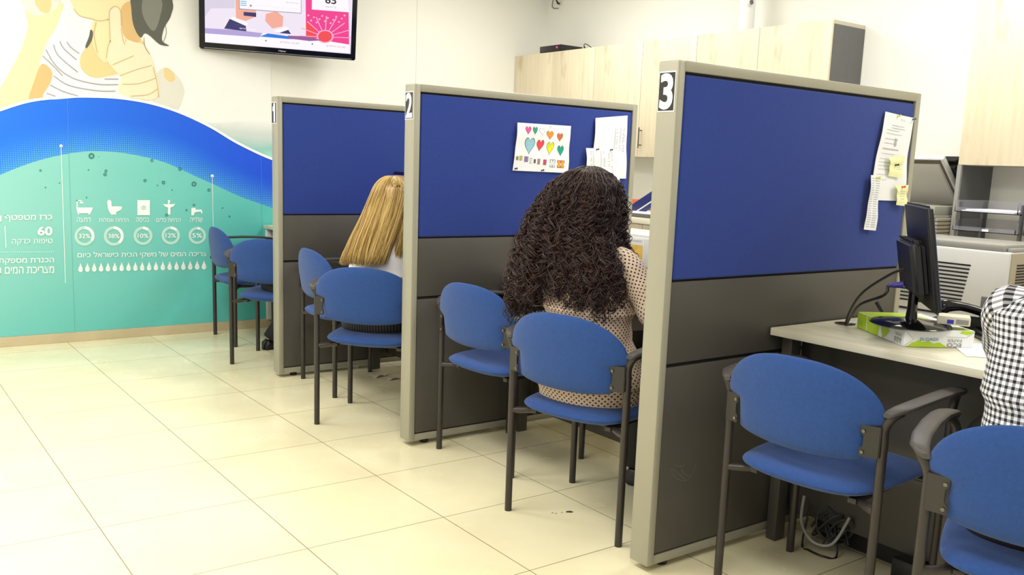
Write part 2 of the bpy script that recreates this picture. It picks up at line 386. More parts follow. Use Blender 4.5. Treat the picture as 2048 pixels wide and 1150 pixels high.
c = g.mix(g.rng(o[0], -1.0, .9, 0, 1), lin((154, 214, 206)), lin((84, 198, 188))); c = g.mix(g.rng(o[2], .1, .75, .5, 0), c, lin((66, 190, 186)))
c = g.mix(g.rng(g.noise(v, 2.5, 4), .4, .7, 0, .25), c, lin((134, 210, 204)))
g.l(c, g.b.inputs['Base Color'])
b = B(); L = sm(TEAL, 6, False)
V1 = [b.bm.verts.new(W(p.x, p.y, 3)) for p in L]; V2 = [b.bm.verts.new((W(p.x, p.y, 3)[0], YW-.006, .062)) for p in L]
for i in range(len(L)-1): b.bm.faces.new((V1[i], V1[i+1], V2[i+1], V2[i]))
link('teal_wave', b, m, mur, True, shade=False)
# infographic
b = B(); wm = flatmat('print_white', (246, 250, 248)); ringm = flatmat('print_ring_pale', (190, 228, 218)); bub = flatmat('print_bubble', (58, 128, 122)); seam = flatmat('print_joint', (120, 184, 172)); seamb = flatmat('print_joint_blue', (70, 150, 240))
def wtext(s, u0, u1, v0, v1, sk=0, m=None, bold=0.0, rtl=True):
    """s in reading order; v0 top, v1 bottom at the left end; sk = rise in pixels over the width"""
    if rtl: s = s[::-1]
    O = W(u0, v1, 9); text(b, s, O, W(u1, v1-sk, 9)-O, W(u0, v0, 9)-O, m or wm, bold)
wtext('ברז מטפטף', 10, 105, 430, 444, 1, bold=.012); wtext('ו', -2, 3, 431, 443, 0, bold=.012)
wtext('60', 75, 105, 453, 471, 0, bold=.03, rtl=False)
wtext('טיפות בדקה', 24, 105, 478, 491, 1)
wtext('הכנרת מספקת', -3, 108, 517, 530, 2, bold=.012); wtext('מצריכת המים ב', -6, 108, 534, 548, 2, bold=.012)
for s_, a, c in (('רחצה', 154, 181), ('הדחת אסלות', 198, 257), ('כביסה', 273, 298), ('הדחת כלים', 313, 361), ('שתייה', 380, 405)): wtext(s_, a, c, 435, 444, 0)
wtext('צריכה המים של משקי הבית בישראל כיום', 155, 413, 504, 518, 3, bold=.008)
for s_, u, v_, r in (('32%', 169, 472, 20), ('38%', 227.5, 472, 20), ('10%', 286, 471.5, 19), ('12%', 341.5, 471, 18.5), ('5%', 394.5, 471, 17.5)):
    for k in range(48):
        a0, a1 = 2*PI*k/48, 2*PI*(k+1)/48; fr = int(s_[:-1])/100
        q = [(u+R*math.sin(a), v_-R*.98*math.cos(a)) for R, a in ((r, a0), (r, a1), (r*.7, a1), (r*.7, a0))]
        b.flat([W(x, y, 8) for x, y in q], wm if k/48 < fr else ringm)
    wtext(s_, u-.58*r, u+.58*r, v_-4.5, v_+4.5, 0, bold=.015, rtl=False)
for k in range(19):
    u = 161+k*(408-161)/18; v_ = 535-k*.28
    b.flat([W(u+dx*4.6, v_+dy*8, 8) for dx, dy in [(0, -1.15), (.35, -.5), (.8, .05), (1, .5), (.75, .95), (0, 1.15), (-.75, .95), (-1, .5), (-.8, .05), (-.35, -.5)]], wm)
    b.flat([W(u+1+dx*1.2, v_+3+dy*2.4, 9) for dx, dy in [(0, -1), (1, 0), (0, 1), (-.3, 0)]], ringm)
def poly(pts, k=8, m=None, s=3.593, ox=0, oy=280): b.flat([W(ox+x/s, oy+y/s, k) for x, y in pts], m or wm)
poly([(548, 485), (668, 485), (655, 520), (640, 538), (632, 526), (570, 526), (562, 538), (555, 520)]); poly([(550, 432), (558, 432), (558, 485), (550, 485)]); poly([(550, 432), (585, 432), (585, 439), (550, 439)]); poly([(570, 455), (575, 443), (590, 440), (602, 455)])
poly([(770, 440), (785, 428), (800, 440), (803, 478), (830, 476), (878, 478), (872, 500), (835, 518), (835, 535), (800, 537), (785, 515), (775, 490)])
poly([(987, 432), (1077, 432), (1077, 540), (987, 540)]); poly([(1032+18*math.cos(a), 487+18*math.sin(a)) for a in np.linspace(0, 6.1, 14)], 9, ringm)
poly([(1172, 462), (1262, 460), (1245, 478), (1225, 485), (1225, 535), (1207, 535), (1207, 485), (1185, 478)]); poly([(1207, 460), (1207, 432), (1222, 432), (1222, 445), (1215, 460)])
poly([(1375, 487), (1405, 487), (1405, 500), (1450, 500), (1456, 528), (1446, 528), (1444, 514), (1400, 520), (1392, 542), (1375, 542)])
for (u0, v0, u1, v1, d) in ((122, 292, 131, 566, 1), (424.5, 352, 426.5, 455, 1)):
    b.strip([W(u0, v0, 9), W(u1, v1, 9)], .0035, (0, 1, 0), wm); b.flat([W(u0+3.2*math.cos(a), v0+3.2*math.sin(a), 9) for a in np.linspace(0, 6, 12)], wm)
b.strip([W(10, 452, 9), W(12, 495, 9)], .004, (0, 1, 0), wm)
for k in range(28): b.flat([W(-2+k*4+dx, 503.5-k*.03+dy, 9) for dx, dy in ((0, 0), (1.6, 0), (1.6, 1.3), (0, 1.3))], wm)
for x, y, r in [(183, 312, 6), (212, 342, 3), (210, 349, 3.4), (290, 361, 3), (327, 365, 3.6), (388, 368, 5), (418, 380, 3.2), (360, 338, 3.6), (304, 321, 3), (81, 341, 2.4), (91, 375, 1.6), (119, 366, 1.3), (173, 395, 1.6), (333, 430, 3), (388, 410, 2.4), (373, 420, 2), (445, 416, 1.5), (459, 433, 2), (177, 340, 1.6), (315, 371, 1.4), (344, 380, 1.4), (198, 313, 1)]:
    for k in range(14):
        a0, a1 = 2*PI*k/14, 2*PI*(k+1)/14
        b.flat([W(x+R*math.cos(a), y+R*math.sin(a), 7) for R, a in ((r, a0), (r, a1), (r*(.45+.2*math.sin(3*a0)), a1), (r*.5, a0))], bub)
b.strip([W(137, 290, 7), W(150, 668, 7)], .0022, (0, 1, 0), seam); b.strip([W(135, 198, 7), W(137, 290, 7)], .0025, (0, 1, 0), seamb); b.strip([W(522, 312, 7), W(523, 400, 7)], .0025, (0, 1, 0), seamb); b.strip([W(523, 408, 7), W(525, 480, 7)], .002, (0, 1, 0), seam)
link('infographic', b, None, mur, True, shade=False)
b = B().box(.505, .565, YW-.045, YW-.008, .06, .7, bev=.003); tag(link('cable_trunking', b, M['ltgrey']), 'white vertical cable trunking on the wall beside the first desk', 'cable cover')
# ================================================================== PARTITIONS
def partition(y, num, label):
    t = thing('office_partition', label, 'partition', (0, y, 0), 0, None); L = 1.232; T = .08; H = 1.522
    b = B()
    b.box(0, .03, 0, T, .022, H, bev=.006); b.box(L-.03, L, 0, T, .022, H, bev=.004); b.box(.028, L-.028, 0, T, H-.03, H, bev=.003); b.box(.028, L-.028, .004, T-.004, .022, .052, bev=.003)
    b.box(.018, .032, .008, T-.008, .05, H-.02); link('frame', b, M['frame'], t)
    link('core', B().box(.03, L-.03, .012, T-.012, .05, H-.03), M['gap'], t)
    for y0, y1 in ((.002, .02), (T-.02, T-.002)):
        link('fabric_panel', B().box(.034, L-.036, y0, y1, .902, H-.038, bev=.007, seg=3), M['fab'], t)
        link('middle_panel', B().box(.032, L-.032, y0+.002, y1-.002, .652, .896, bev=.001), M['dark'], t)
        link('lower_panel', B().box(.032, L-.032, y0+.002, y1-.002, .058, .64, bev=.001), M['dark'], t)
    for x in (.1, L-.1): link('foot', B().lathe([(.018, 0), (.02, .004), (.02, .012), (.008, .014), (.008, .03)], (x, T/2, 0), 16), M['black'], t)
    s = B(); s.box(-.0015, .0005, .007, .073, 1.38, 1.492, m=mat('sign_white_edge', (245, 245, 245), .4, var=.01)); s.box(-.002, 0, .0095, .0705, 1.3835, 1.4885, m=mat('sign_black', (42, 40, 38), .4, var=.02))
    sg = link('number_sign', s, None, t, shade=False)
    d = B(); bold = .032; wd = .030 if num == '1' else .052
    if num == '1': d.flat([(-.0025, .057-a*.034, 1.3865+z*.1) for a, z in [(0, .58), (0, .78), (.3, .86), (.42, 1), (1, 1), (1, 0), (.42, 0), (.42, .58)]], mat('sign_digit_white', (252, 252, 252), .4, var=.01))
    else: text(d, num, (-.0025, .04+wd/2, 1.3865), (0, -wd, 0), (0, 0, .1), mat('sign_digit_white', (252, 252, 252), .4, var=.01), bold)
    link('digit', d, None, sg, shade=False)
    return t
P3 = partition(0, '3', 'nearest blue and grey office partition, marked with a number 3')
P2 = partition(1.465, '2', 'middle blue and grey office partition, marked with a number 2')
P1 = partition(2.911, '1', 'farthest blue and grey office partition, marked with a number 1')
# ================================================================== CHAIRS
def pillow(b, outline, depth, thick, nr=7, m=None):
    """outline: closed list (p,q); depth(p,q)->centre offset; gives a padded lens"""
    n = len(outline); cp = sum(p for p, q in outline)/n; cq = sum(q for p, q in outline)/n
    sf = [Vector(p) for p in outline]
    for _ in range(40): sf = [sf[i]*.5+(sf[i-1]+sf[(i+1) % n])*.25 for i in range(n)]
    def at(i, r):
        w_ = r**6; p = sf[i].x*(1-w_)+outline[i][0]*w_; q = sf[i].y*(1-w_)+outline[i][1]*w_; return cp+(p-cp)*r, cq+(q-cq)*r
    nr = 11; rs = [math.sin(PI/2*(i/nr)**.8) for i in range(nr+1)]; rs[0] = .04; rs[-1] = 1.0; rs = rs[::-1]
    front = []; back = []
    for r in rs:
        t = thick/2*(1-r**5)**.55 if r < 1 else 0
        front.append([(*at(i, r), depth(*at(i, r))+t) for i in range(n)])
        back.append([(*at(i, r), depth(*at(i, r))-t) for i in range(n)])
    return front, back
HALF = [(0, .746), (.06, .744), (.12, .733), (.17, .712), (.208, .682), (.229, .648), (.236, .615), (.228, .600), (.200, .599), (.190, .59), (.188, .55), (.187, .52), (.184, .508), (.15, .498), (.08, .490), (0, .488)]
OUT = [(p, q) for p, q in HALF]+[(-p, q) for p, q in HALF[-2:0:-1]]
SH = [(-.035, 0), (-.032, .10), (-.018, .155), (.01, .185), (.06, .2), (.18, .212), (.30, .215), (.37, .205), (.41, .17), (.427, .1), (.432, 0)]
SO = SH+[(x, -y) for x, y in SH[-2:0:-1]]
def make_chair(label):
    t = thing('visitor_chair', label, 'chair', group=None)
    o2 = [(p.x, p.y) for p in sm(OUT, 3)]
    fr, bk = pillow(None, o2, lambda p, q: -.045+.75*p*p-(q-.6)*.10, .046)
    b = B(); R = [[(c, a, z) for a, z, c in r] for r in fr[::-1]]+[[(c, a, z) for a, z, c in r] for r in bk[1:]]
    b.rings(R); link('backrest', b, M['chair'], t)
    o2 = [(p.x, p.y) for p in sm(SO, 3)]
    fr, bk = pillow(None, o2, lambda x, y: .404+.25*y*y*.6-max(0, x-.3)**2*1.2, .066)
    b = B(); b.rings([[tuple(p) for p in r] for r in fr[::-1]]+[[tuple(p) for p in r] for r in bk[1:]]); link('seat', b, M['chair'], t)
    b = B(); b.box(.04, .38, -.15, .15, .374, .388, bev=.004); b.box(.02, .39, -.165, -.14, .368, .384, bev=.003); b.box(.02, .39, .14, .165, .368, .384, bev=.003); b.tube([(.37, -.225, .372), (.37, .225, .372)], .0100); link('seat_frame', b, M['tube'], t)
    for s in (-1, 1):
        y = .231*s
        b = B(); b.tube([(0, y, 0), (0, y, .3), (0, y, .56)], .0125, n=14); b.tube([(0, y, .56), (-.002, y, .59), (-.003, y*1.03, .612), (.0, y*1.08, .630), (.02, y*1.13, .642)], .0125, n=14, sub=4); b.tube([(0, y, .372), (.012, y*.9, .372), (.035, y*.74, .376), (.05, y*.62, .380)], .0115, sub=3)
        link('leg', b, M['tube'], t)
        b = B(); b.tube([(.40, y, 0), (.40, y, .3), (.40, y, .58)], .0125, n=14); b.tube([(.40, y, .58), (.398, y*1.02, .608), (.385, y*1.06, .63), (.36, y*1.1, .641)], .0125, n=14, sub=4)
        link('leg', b, M['tube'], t)
        # arm pad
        b = B(); R = []
        for x, yc, zc, hw, hh in [(-.016, 1.04, .634, .010, .006), (-.010, 1.07, .640, .015, .007), (.015, 1.12, .648, .021, .008), (.08, 1.15, .654, .022, .008), (.2, 1.15, .657, .023, .008), (.3, 1.13, .655, .024, .008), (.36, 1.10, .650, .025, .008), (.40, 1.07, .643, .020, .009), (.42, 1.05, .634, .012, .008)]:
            R.append([(x, y*yc+hw*math.copysign(abs(math.cos(a))**.6, math.cos(a)), zc+hh*math.copysign(abs(math.sin(a))**.7, math.sin(a))) for a in [2*PI*k/16 for k in range(16)]])
        b.rings(R); link('armrest', b, M['pad'], t)
        b = B(); bw = [(y*1.0, .602), (y*.81, .602), (y*.795, .594), (y*.795, .582), (y*.83, .573), (y*.83, .547), (y*.795, .538), (y*.795, .524), (y*.81, .518), (y*1.0, .518)]
        b.prism([(-.022-(.231-abs(a))*.25, a, z) for a, z in bw], (.004, 0, 0), bev=.001); b.box(-.02, .0, y-.0015, y+.0015, .522, .598)
        br = link('bracket', b, M['plate'], t)
        for z in (.586, .531): link('bolt', B().tube([(-.036, y*.835, z), (-.030, y*.835, z)], .0045, n=12), M['chrome'], br)
    return t
GRP = 'blue visitor chairs at the service desks'
chs = [((.157, -.394), .102, 'empty blue chair in front of the desk with the green and white paper pack'),
       ((.034, -1.091), .36, 'blue chair at the right edge, occupied by the person in a checked shirt'),
       ((.008, .428), math.radians(15.7), 'blue chair occupied by the woman with long dark curly hair'),
       ((.131, 1.156), math.radians(6.4), 'empty blue chair against the partition numbered 2, left of the curly-haired woman'),
       ((-.036, 1.808), math.radians(42), 'blue chair occupied by the woman with long blond hair'),
       ((.098, 2.61), math.radians(-3.2), 'empty blue chair against the partition numbered 1, behind the blond woman\'s chair'),
       ((.068, 3.21), math.radians(48), 'blue chair half hidden behind the post of the partition numbered 1'),
       ((.093, 4.062), math.radians(-2.8), 'farthest blue chair, standing next to the teal mural')]
c0 = make_chair(chs[0][2]); c0.location = (*chs[0][0], 0); c0.rotation_euler = (0, 0, chs[0][1]); c0['group'] = GRP
for (x, y), r, lb in chs[1:]: dup(c0, (x, y, 0), r, lb, GRP)
# ================================================================== DESKS
def desk(y0, y1, label, leg=M['dark']):
    t = thing('service_desk', label, 'desk', (.49, y0, 0), 0)
    link('worktop', B().box(.49, 1.222, y0+.002, y1-.002, .706, .73, bev=.0015), M['desk'], t, True)
    link('modesty_panel', B().box(.66, .678, y0+.004, y1-.004, .085, .704), M['dark'], t, True)
    for y in (y0+.02, y1-.045): link('leg', B().box(.55, .60, y, y+.04, 0, .704, bev=.003), M['dark'], t, True); link('leg', B().box(1.12, 1.17, y, y+.04, 0, .704, bev=.003), M['dark'], t, True)
    return t
d3 = desk(-1.46, -.002, 'pale wood service desk carrying the black monitor and the paper pack')
d2 = desk(.082, 1.463, 'pale wood desk between partitions 2 and 3, behind the curly-haired woman')
d1 = desk(1.547, 2.909, 'pale wood desk between partitions 1 and 2, behind the blond woman')
d0 = desk(2.993, 4.40, 'pale wood desk between partition 1 and the teal mural')
link('cable_grommet', B().lathe([(.032, .7295), (.034, .7325), (.024, .7325), (.024, .7305), (.0, .7305)], (.794, -.072, 0), 28), M['gloss'], d3, True)
# ================================================================== WALL CABINETS, COUNTER
XC = 2.618
def cab(y0, y1, z0, z1, label, nd, handles=True, sides=True):
    t = thing('wall_cabinet', label, 'cabinet', (XC, y0, z0), 0, None)
    b = B(); b.box(XC+.018, XW-.003, y0+.001, y1-.001, z0, z1, m=M['edge'])
    if sides: b.box(XC+.022, XW-.006, y0-.002, y0+.002, z0+.0, z1-.022, m=M['greyp'])
    link('cabinet_body', b, None, t, True, shade=False)
    for k in range(nd):
        a = y0+(y1-y0)*k/nd; c = y0+(y1-y0)*(k+1)/nd
        d = link('door', B().box(XC, XC+.018, a+.0015, c-.0015, z0, z1-.002, bev=.001), M['wood'], t, True)
        if handles:
            yy = c-.035 if k % 2 == 0 else a+.035
            h = B(); h.tube([(XC-.028, yy, z0+.06), (XC-.028, yy, z0+.20)], .005); h.tube([(XC-.028, yy, z0+.08), (XC, yy, z0+.08)], .004); h.tube([(XC-.028, yy, z0+.18), (XC, yy, z0+.18)], .004)
            hh = link('handle', h, M['chrome'], t, True)
            hh.parent = d
    return t
ys = [1.41, 1.918, 2.421, 2.924, 3.427, 4.42]
labs = ['pale oak wall cabinet with the exposed dark grey side, nearest end of the long row', 'pale oak wall cabinet second from the dark grey end of the row', 'pale oak wall cabinet in the middle of the row, above the partition numbered 3 sign', 'pale oak wall cabinet with the visible steel handle, left of partition 3', 'pale oak wall cabinet farthest in the corner, under the small black electronic box']
for k in range(5):
    cab(ys[k], ys[k+1]-.001, 1.30, 2.082, labs[k], 2 if k == 4 else 1, True, sides=(k == 0))
cab(-.40, .09, 1.30, 2.082, 'pale oak wall cabinet at the right edge of the picture, over the desk trays', 1, False, False)
cab(.092, .592, 1.30, 2.082, 'pale oak wall cabinet above the dark grey upright panel, right of partition 3', 1, False, False)
b = B(); b.box(XC, XW, .574, .592, .90, 1.299, m=M['greyp']); b.box(XC-.001, XC+.014, .573, .593, .90, 1.299, m=M['midgrey'])
tag(link('side_panel', b, None, shade=False), 'dark grey upright panel between counter and the right-hand wall cabinet', 'panel')
t = thing('back_counter', 'long pale counter with wooden fronts along the right wall under the cabinets', 'counter', (2.3, 0, 0))
link('countertop', B().box(2.28, XW-.003, -2, 4.42, .866, .90, bev=.002), M['desk'], t, True)
link('counter_body', B().box(2.32, XW-.003, -2, 4.42, 0, .866), M['wood'], t, True)
y = -2
while y < 4.3:
    link('door', B().box(2.302, 2.32, y+.002, min(y+.5, 4.42)-.002, .08, .862, bev=.001), M['wood'], t, True); y += .5
# small things on top of the cabinets
t = thing('set_top_box', 'small black electronic box with a red light on top of the corner cabinet', 'electronic box', (2.66, 3.93, 2.082), 0)
link('case', B().box(2.64, 2.86, 3.86, 4.12, 2.086, 2.135, bev=.003), M['black'], t, True)
link('front_panel', B().box(2.636, 2.642, 3.862, 4.118, 2.088, 2.133, bev=.001), M['gloss'], t, True)
link('indicator_light', B().tube([(2.632, 3.90, 2.115), (2.637, 3.90, 2.115)], .006), mat('red_led', (255, 40, 90), .4, var=.01, emit=(255, 40, 90), estr=4), t, True)
b = B(); b.tube([(2.70, 3.62, 2.084), (2.68, 3.63, 2.11), (2.67, 3.60, 2.12), (2.68, 3.54, 2.09)], .003, sub=5); b.tube([(2.69, 3.625, 2.083), (2.68, 3.63, 2.105)], .006)
tag(link('cable', b, M['black']), 'short black cable end curling up on the cabinet top beside the black box', 'cable')
t = thing('canister', 'tall white plastic canister standing on top of the wall cabinets', 'canister', (2.78, 2.165, 2.082))
link('body', B().lathe([(0, 0), (.045, 0), (.048, .005), (.048, .30), (.043, .315), (.02, .33), (0, .33)], (2.78, 2.165, 2.082), 28), mat('white_bottle', (245, 245, 244), .35, var=.01), t, True)
link('nozzle', B().tube([(2.74, 2.10, 2.26), (2.72, 2.085, 2.262)], .012), M['greyp'], t, True)
b = B(); b.tube([(2.90, 4.30, 2.6), (2.905, 4.27, 2.53), (2.915, 4.25, 2.51), (2.925, 4.29, 2.52)], .006, sub=5); b.tube([(2.925, 4.33, 2.6), (2.93, 4.36, 2.5), (2.93, 4.28, 2.48)], .0025, sub=5)
tag(link('cable_loop', b, M['black']), 'black cable loop hanging high on the wall in the room corner', 'cable')
# ================================================================== TELEVISION
A = np.array([.066, 4.385, 1.878]); Bq = np.array([1.05, 4.13, 1.878]); ax = (Bq-A)/np.linalg.norm(Bq-A); tilt = math.radians(9)
nrm = np.array([ax[1], -ax[0], 0]); up = np.array([0, 0, 1])*math.cos(tilt)+nrm*math.sin(tilt); nf = np.cross(ax, up); nf = nf if nf@nrm > 0 else -nf
TVW = np.linalg.norm(Bq-A); TVH = .60
tvr = thing('television', 'black flat television mounted high on the wall, showing a colourful screen', 'television', (.55, 4.3, 1.85))
def tv(x, z, d=0): return Vector(A+ax*x+up*z+nf*d)
def tvbox(b, x0, x1, z0, z1, d0, d1, m=None, bev=0): b.prism([tv(x0, z0, d0), tv(x1, z0, d0), tv(x1, z1, d0), tv(x0, z1, d0)], nf*(d1-d0), m, bev)
b = B(); tvbox(b, 0, TVW, 0, TVH, -.035, 0, bev=.006); link('bezel', b, M['gloss'], tvr, True)
b = B(); tvbox(b, .03, TVW-.03, .0065, .0095, 0, .002); link('silver_line', b, mat('silver_trim', (190, 188, 190), .3, metal=.6, var=.01), tvr, True)
b = B(); b.rings([[tv(.02, .01, -.03), tv(TVW-.02, .01, -.03), tv(TVW-.02, TVH-.05, -.03), tv(.02, TVH-.05, -.03)], [tv(.3, .06, -.075), tv(TVW-.25, .06, -.11), tv(TVW-.25, .4, -.11), tv(.3, .4, -.075)]]); link('rear_housing', b, M['black'], tvr, True)
b = B(); b.tube([tv(.55, .3, -.08), (.62, YW-.03, 2.18)], .03); b.box(.52, .72, YW-.03, YW-.005, 2.05, 2.3); link('wall_bracket', b, M['black'], tvr, True)
b = B(); text(b, 'Haier', tv(.50, .019, .001), ax*.05, up*.012, mat('tv_logo', (200, 200, 200), .4, var=.01), .01); link('logo', b, None, tvr, True, shade=False)
def em(n, c, s=.95): return mat(n, (20, 20, 20), .3, emit=c, estr=s, var=.02)
scr = B(); X0, X1, Z0, Z1_ = .035, TVW-.035, .042, TVH-.035
tvbox(scr, X0, X1, Z0, Z1_, -.001, .001, em('screen_base', (236, 226, 240)))
def tz(u, v):   # zoomed pixels -> television face
    q = plane(380+u/3.593, v/3.593, A, nf)-A; return (min(max(q@ax, X0), X1), min(max(q@up, Z0), Z1_))
def sp(pts, m, k): scr.flat([tv(*tz(u, v), .0015+k*.0004) for u, v in pts], m)
e_pink = em('screen_pink', (238, 60, 140)); e_red = em('screen_red', (240, 72, 80)); e_wh = em('screen_white', (250, 244, 250)); e_nv = em('screen_navy', (50, 46, 104)); e_sal = em('screen_salmon', (240, 170, 150)); e_lil = em('screen_lilac', (176, 160, 214)); e_blu = em('screen_blue', (40, 120, 220)); e_pk2 = em('screen_light_pink', (248, 170, 205)); e_blk = em('screen_black', (40, 36, 50)); e_teal = em('screen_teal', (110, 190, 215)); e_pur = em('screen_purple', (150, 90, 150)); e_gr = em('screen_grey_lilac', (214, 206, 224))
sp([(80, -400), (330, -400), (320, 60), (150, 60), (90, 120)], e_gr, 0)
sp([(833, -420), (1143, -420), (1143, 320), (960, 290), (833, 265)], e_pink, 1)
sp([(833, 150), (900, 200), (900, 280), (833, 265)], e_red, 2)
for k in range(9):
    a = PI+PI*k/8; sp([(970+60*math.cos(a), 265+45*math.sin(a)), (970+190*math.cos(a+.03), 265+150*math.sin(a+.03)), (970+190*math.cos(a+.07), 265+150*math.sin(a+.07)), (970+60*math.cos(a+.1), 265+45*math.sin(a+.1))], e_pk2, 3)
sp([(970+62*math.cos(a), 262+48*math.sin(a)) for a in np.linspace(0, 6, 20)], e_pk2, 3); sp([(970+50*math.cos(a), 262+40*math.sin(a)) for a in np.linspace(0, 6, 20)], e_red, 4)
sp([(880, -300), (1135, -300), (1140, 88), (875, 68)], e_wh, 3)
for k in range(14):
    sp([(850+20*k+8*math.cos(a), 110+(k*37 % 60)+7*math.sin(a)) for a in np.linspace(0, 6, 8)], e_pk2, 3)
sp([(92, 205), (250, 212), (500, 240), (830, 262), (960, 290), (1143, 320), (1143, 380), (92, 305)], e_wh, 2)
sp([(92, 200), (330, 215), (520, 238), (500, 268), (92, 238)], e_lil, 3); sp([(500, 262), (560, 240), (720, 262), (840, 285), (700, 280)], e_blu, 4); sp([(700, 255), (840, 262), (950, 290), (860, 295), (720, 278)], e_pur, 5)
sp([(325, -60), (470, -20), (475, 120), (400, 150), (330, 130)], e_sal, 3); sp([(545, 100), (620, 80), (670, 120), (665, 190), (590, 205), (540, 150)], e_sal, 3)
sp([(245, 205), (285, 135), (400, 185), (405, 225)], e_nv, 4); sp([(625, 235), (705, 212), (725, 245)], e_nv, 4); sp([(285, 135), (310, 118), (420, 170), (400, 186)], e_wh, 5); sp([(600, 222), (690, 190), (712, 212), (640, 236)], e_wh, 5)
sp([(350, -200), (800, -200), (800, 98), (352, 66)], em('screen_frame', (150, 140, 160)), 5); sp([(355, -200), (796, -200), (796, 93), (357, 61)], e_wh, 6); sp([(385, 85), (475, 92), (475, 122), (385, 112)], e_nv, 7)
for k in range(3): sp([(362, 5+k*14), (406, 8+k*14), (406, 15+k*14), (362, 12+k*14)], e_teal, 7)
sp([(436+9*math.cos(a), 41+8*math.sin(a)) for a in np.linspace(0, 6, 10)], em('screen_dot', (150, 150, 160)), 7)
def stext(s, u0, v0, u1, v1, m, k=8, bold=0):
    x0, z1 = tz(u0, v0); x1, z0 = tz(u1, v1); text(scr, s, tv(x0, z0, .0015+k*.0004), ax*(x1-x0), up*(z1-z0), m, bold)
stext('65', 972, -30, 1050, 32, e_blk, bold=.02); stext('קפלד 2', 975, 42, 1048, 62, em('screen_text_grey', (120, 110, 130)))
stext('מים לכל בית ולכל עסק'[::-1], 325, 178, 580, 200, e_wh); stext('שירות אישי'[::-1], 355, 198, 470, 218, e_wh); stext('הודעות ללקוחות התאגיד'[::-1], 465, 38, 790, 66, em('screen_text_pale', (180, 180, 195))); stext('עדכונים'[::-1], 690, 12, 780, 30, em('screen_text_pale2', (180, 180, 195)))
for u in (648, 980): stext('מבצע החודש'[::-1], u, 296+(u-648)*.08, u+135, 318+(u-648)*.08, em('screen_text_rose', (190, 120, 150)))
for u, v in ((545, 292), (878, 316)): sp([(u+5*math.cos(a), v+5*math.sin(a)) for a in np.linspace(0, 6, 8)], e_blk, 8)
link('screen', scr, None, tvr, True, shade=False)
# ================================================================== PAPERS PINNED ON THE PARTITIONS
def sheet(name, label, cat, corners, y, bend=.006, draw=None, m=None, group=None, off=.002, outline=None, bow=None, part=None):
    """corners (traced tl,tr,br,bl) on the plane y; a thin gently curled sheet"""
    c = [py(u, v, y-off) for u, v in corners]; t = c[3]
    root = thing(name, label, cat, tuple(np.mean(c, 0)), 0, group)
    def pt(a, d, k=0):
        p = (c[0]*(1-a)+c[1]*a)*(1-d)+(c[3]*(1-a)+c[2]*a)*d
        if bow: p = p+(c[1]-c[0])*bow*math.sin(PI*d)
        q = p.copy(); q[1] -= .001+bend*(.5+.5*math.sin(a*3+d*5))*(abs(a-.5)*2)**1.5+bend*.5*math.sin(d*PI*2)**2+k*.0004
        return Vector(q)
    b = B(); N = 12; G = [[pt(i/N, j/N) for i in range(N+1)] for j in range(N+1)]; V = [[b.bm.verts.new(p) for p in r] for r in G]; V2 = [[b.bm.verts.new(p+Vector((0, .0004, 0))) for p in r] for r in G]
    for j in range(N):
        for i in range(N): b.bm.faces.new((V[j][i], V[j][i+1], V[j+1][i+1], V[j+1][i])); b.bm.faces.new((V2[j][i], V2[j+1][i], V2[j+1][i+1], V2[j][i+1]))
    link('sheet', b, m or M['white'], root, True)
    if draw:
        b = B(); draw(b, pt); link(part or 'print', b, None, root, True, shade=False)
    return root, pt
def pin(root, pt, a, d, col):
    p = pt(a, d); b = B(); b.tube([p+Vector((0, -.001, 0)), p+Vector((0, -.003, 0)), p+Vector((.001, -.007, .001)), p+Vector((.002, -.012, .002))], [.004, .0025, .0025, .0045], n=8); link('push_pin', b, col, root, True)
PINB = M['black']; PING = mat('green_pin', (30, 110, 110), .3, var=.02); PINR = mat('red_pin', (230, 70, 50), .3, var=.02); PINY = mat('yellow_pin', (225, 225, 90), .3, var=.02)
def fpoly(b, pt, pts, m, k=1): b.flat([pt(a, d, k) for a, d in pts], m)
def pencil(n, c): return mat(n, c, .8, var=.12, vscale=150)
def heart(b, pt, ca, cd_, sa, sd, m, line=None, lean=0):
    def H(k):
        o = []
        for i in range(28):
            t = 2*PI*i/28; x = math.sin(t)**3; y = (13*math.cos(t)-5*math.cos(2*t)-2*math.cos(3*t)-math.cos(4*t))/15
            o.append((ca+sa*(x+lean*y)*k, cd_-sd*y*k))
        return o
    fpoly(b, pt, H(1.0), line, 1)
    if m: fpoly(b, pt, H(.9), m, 2)
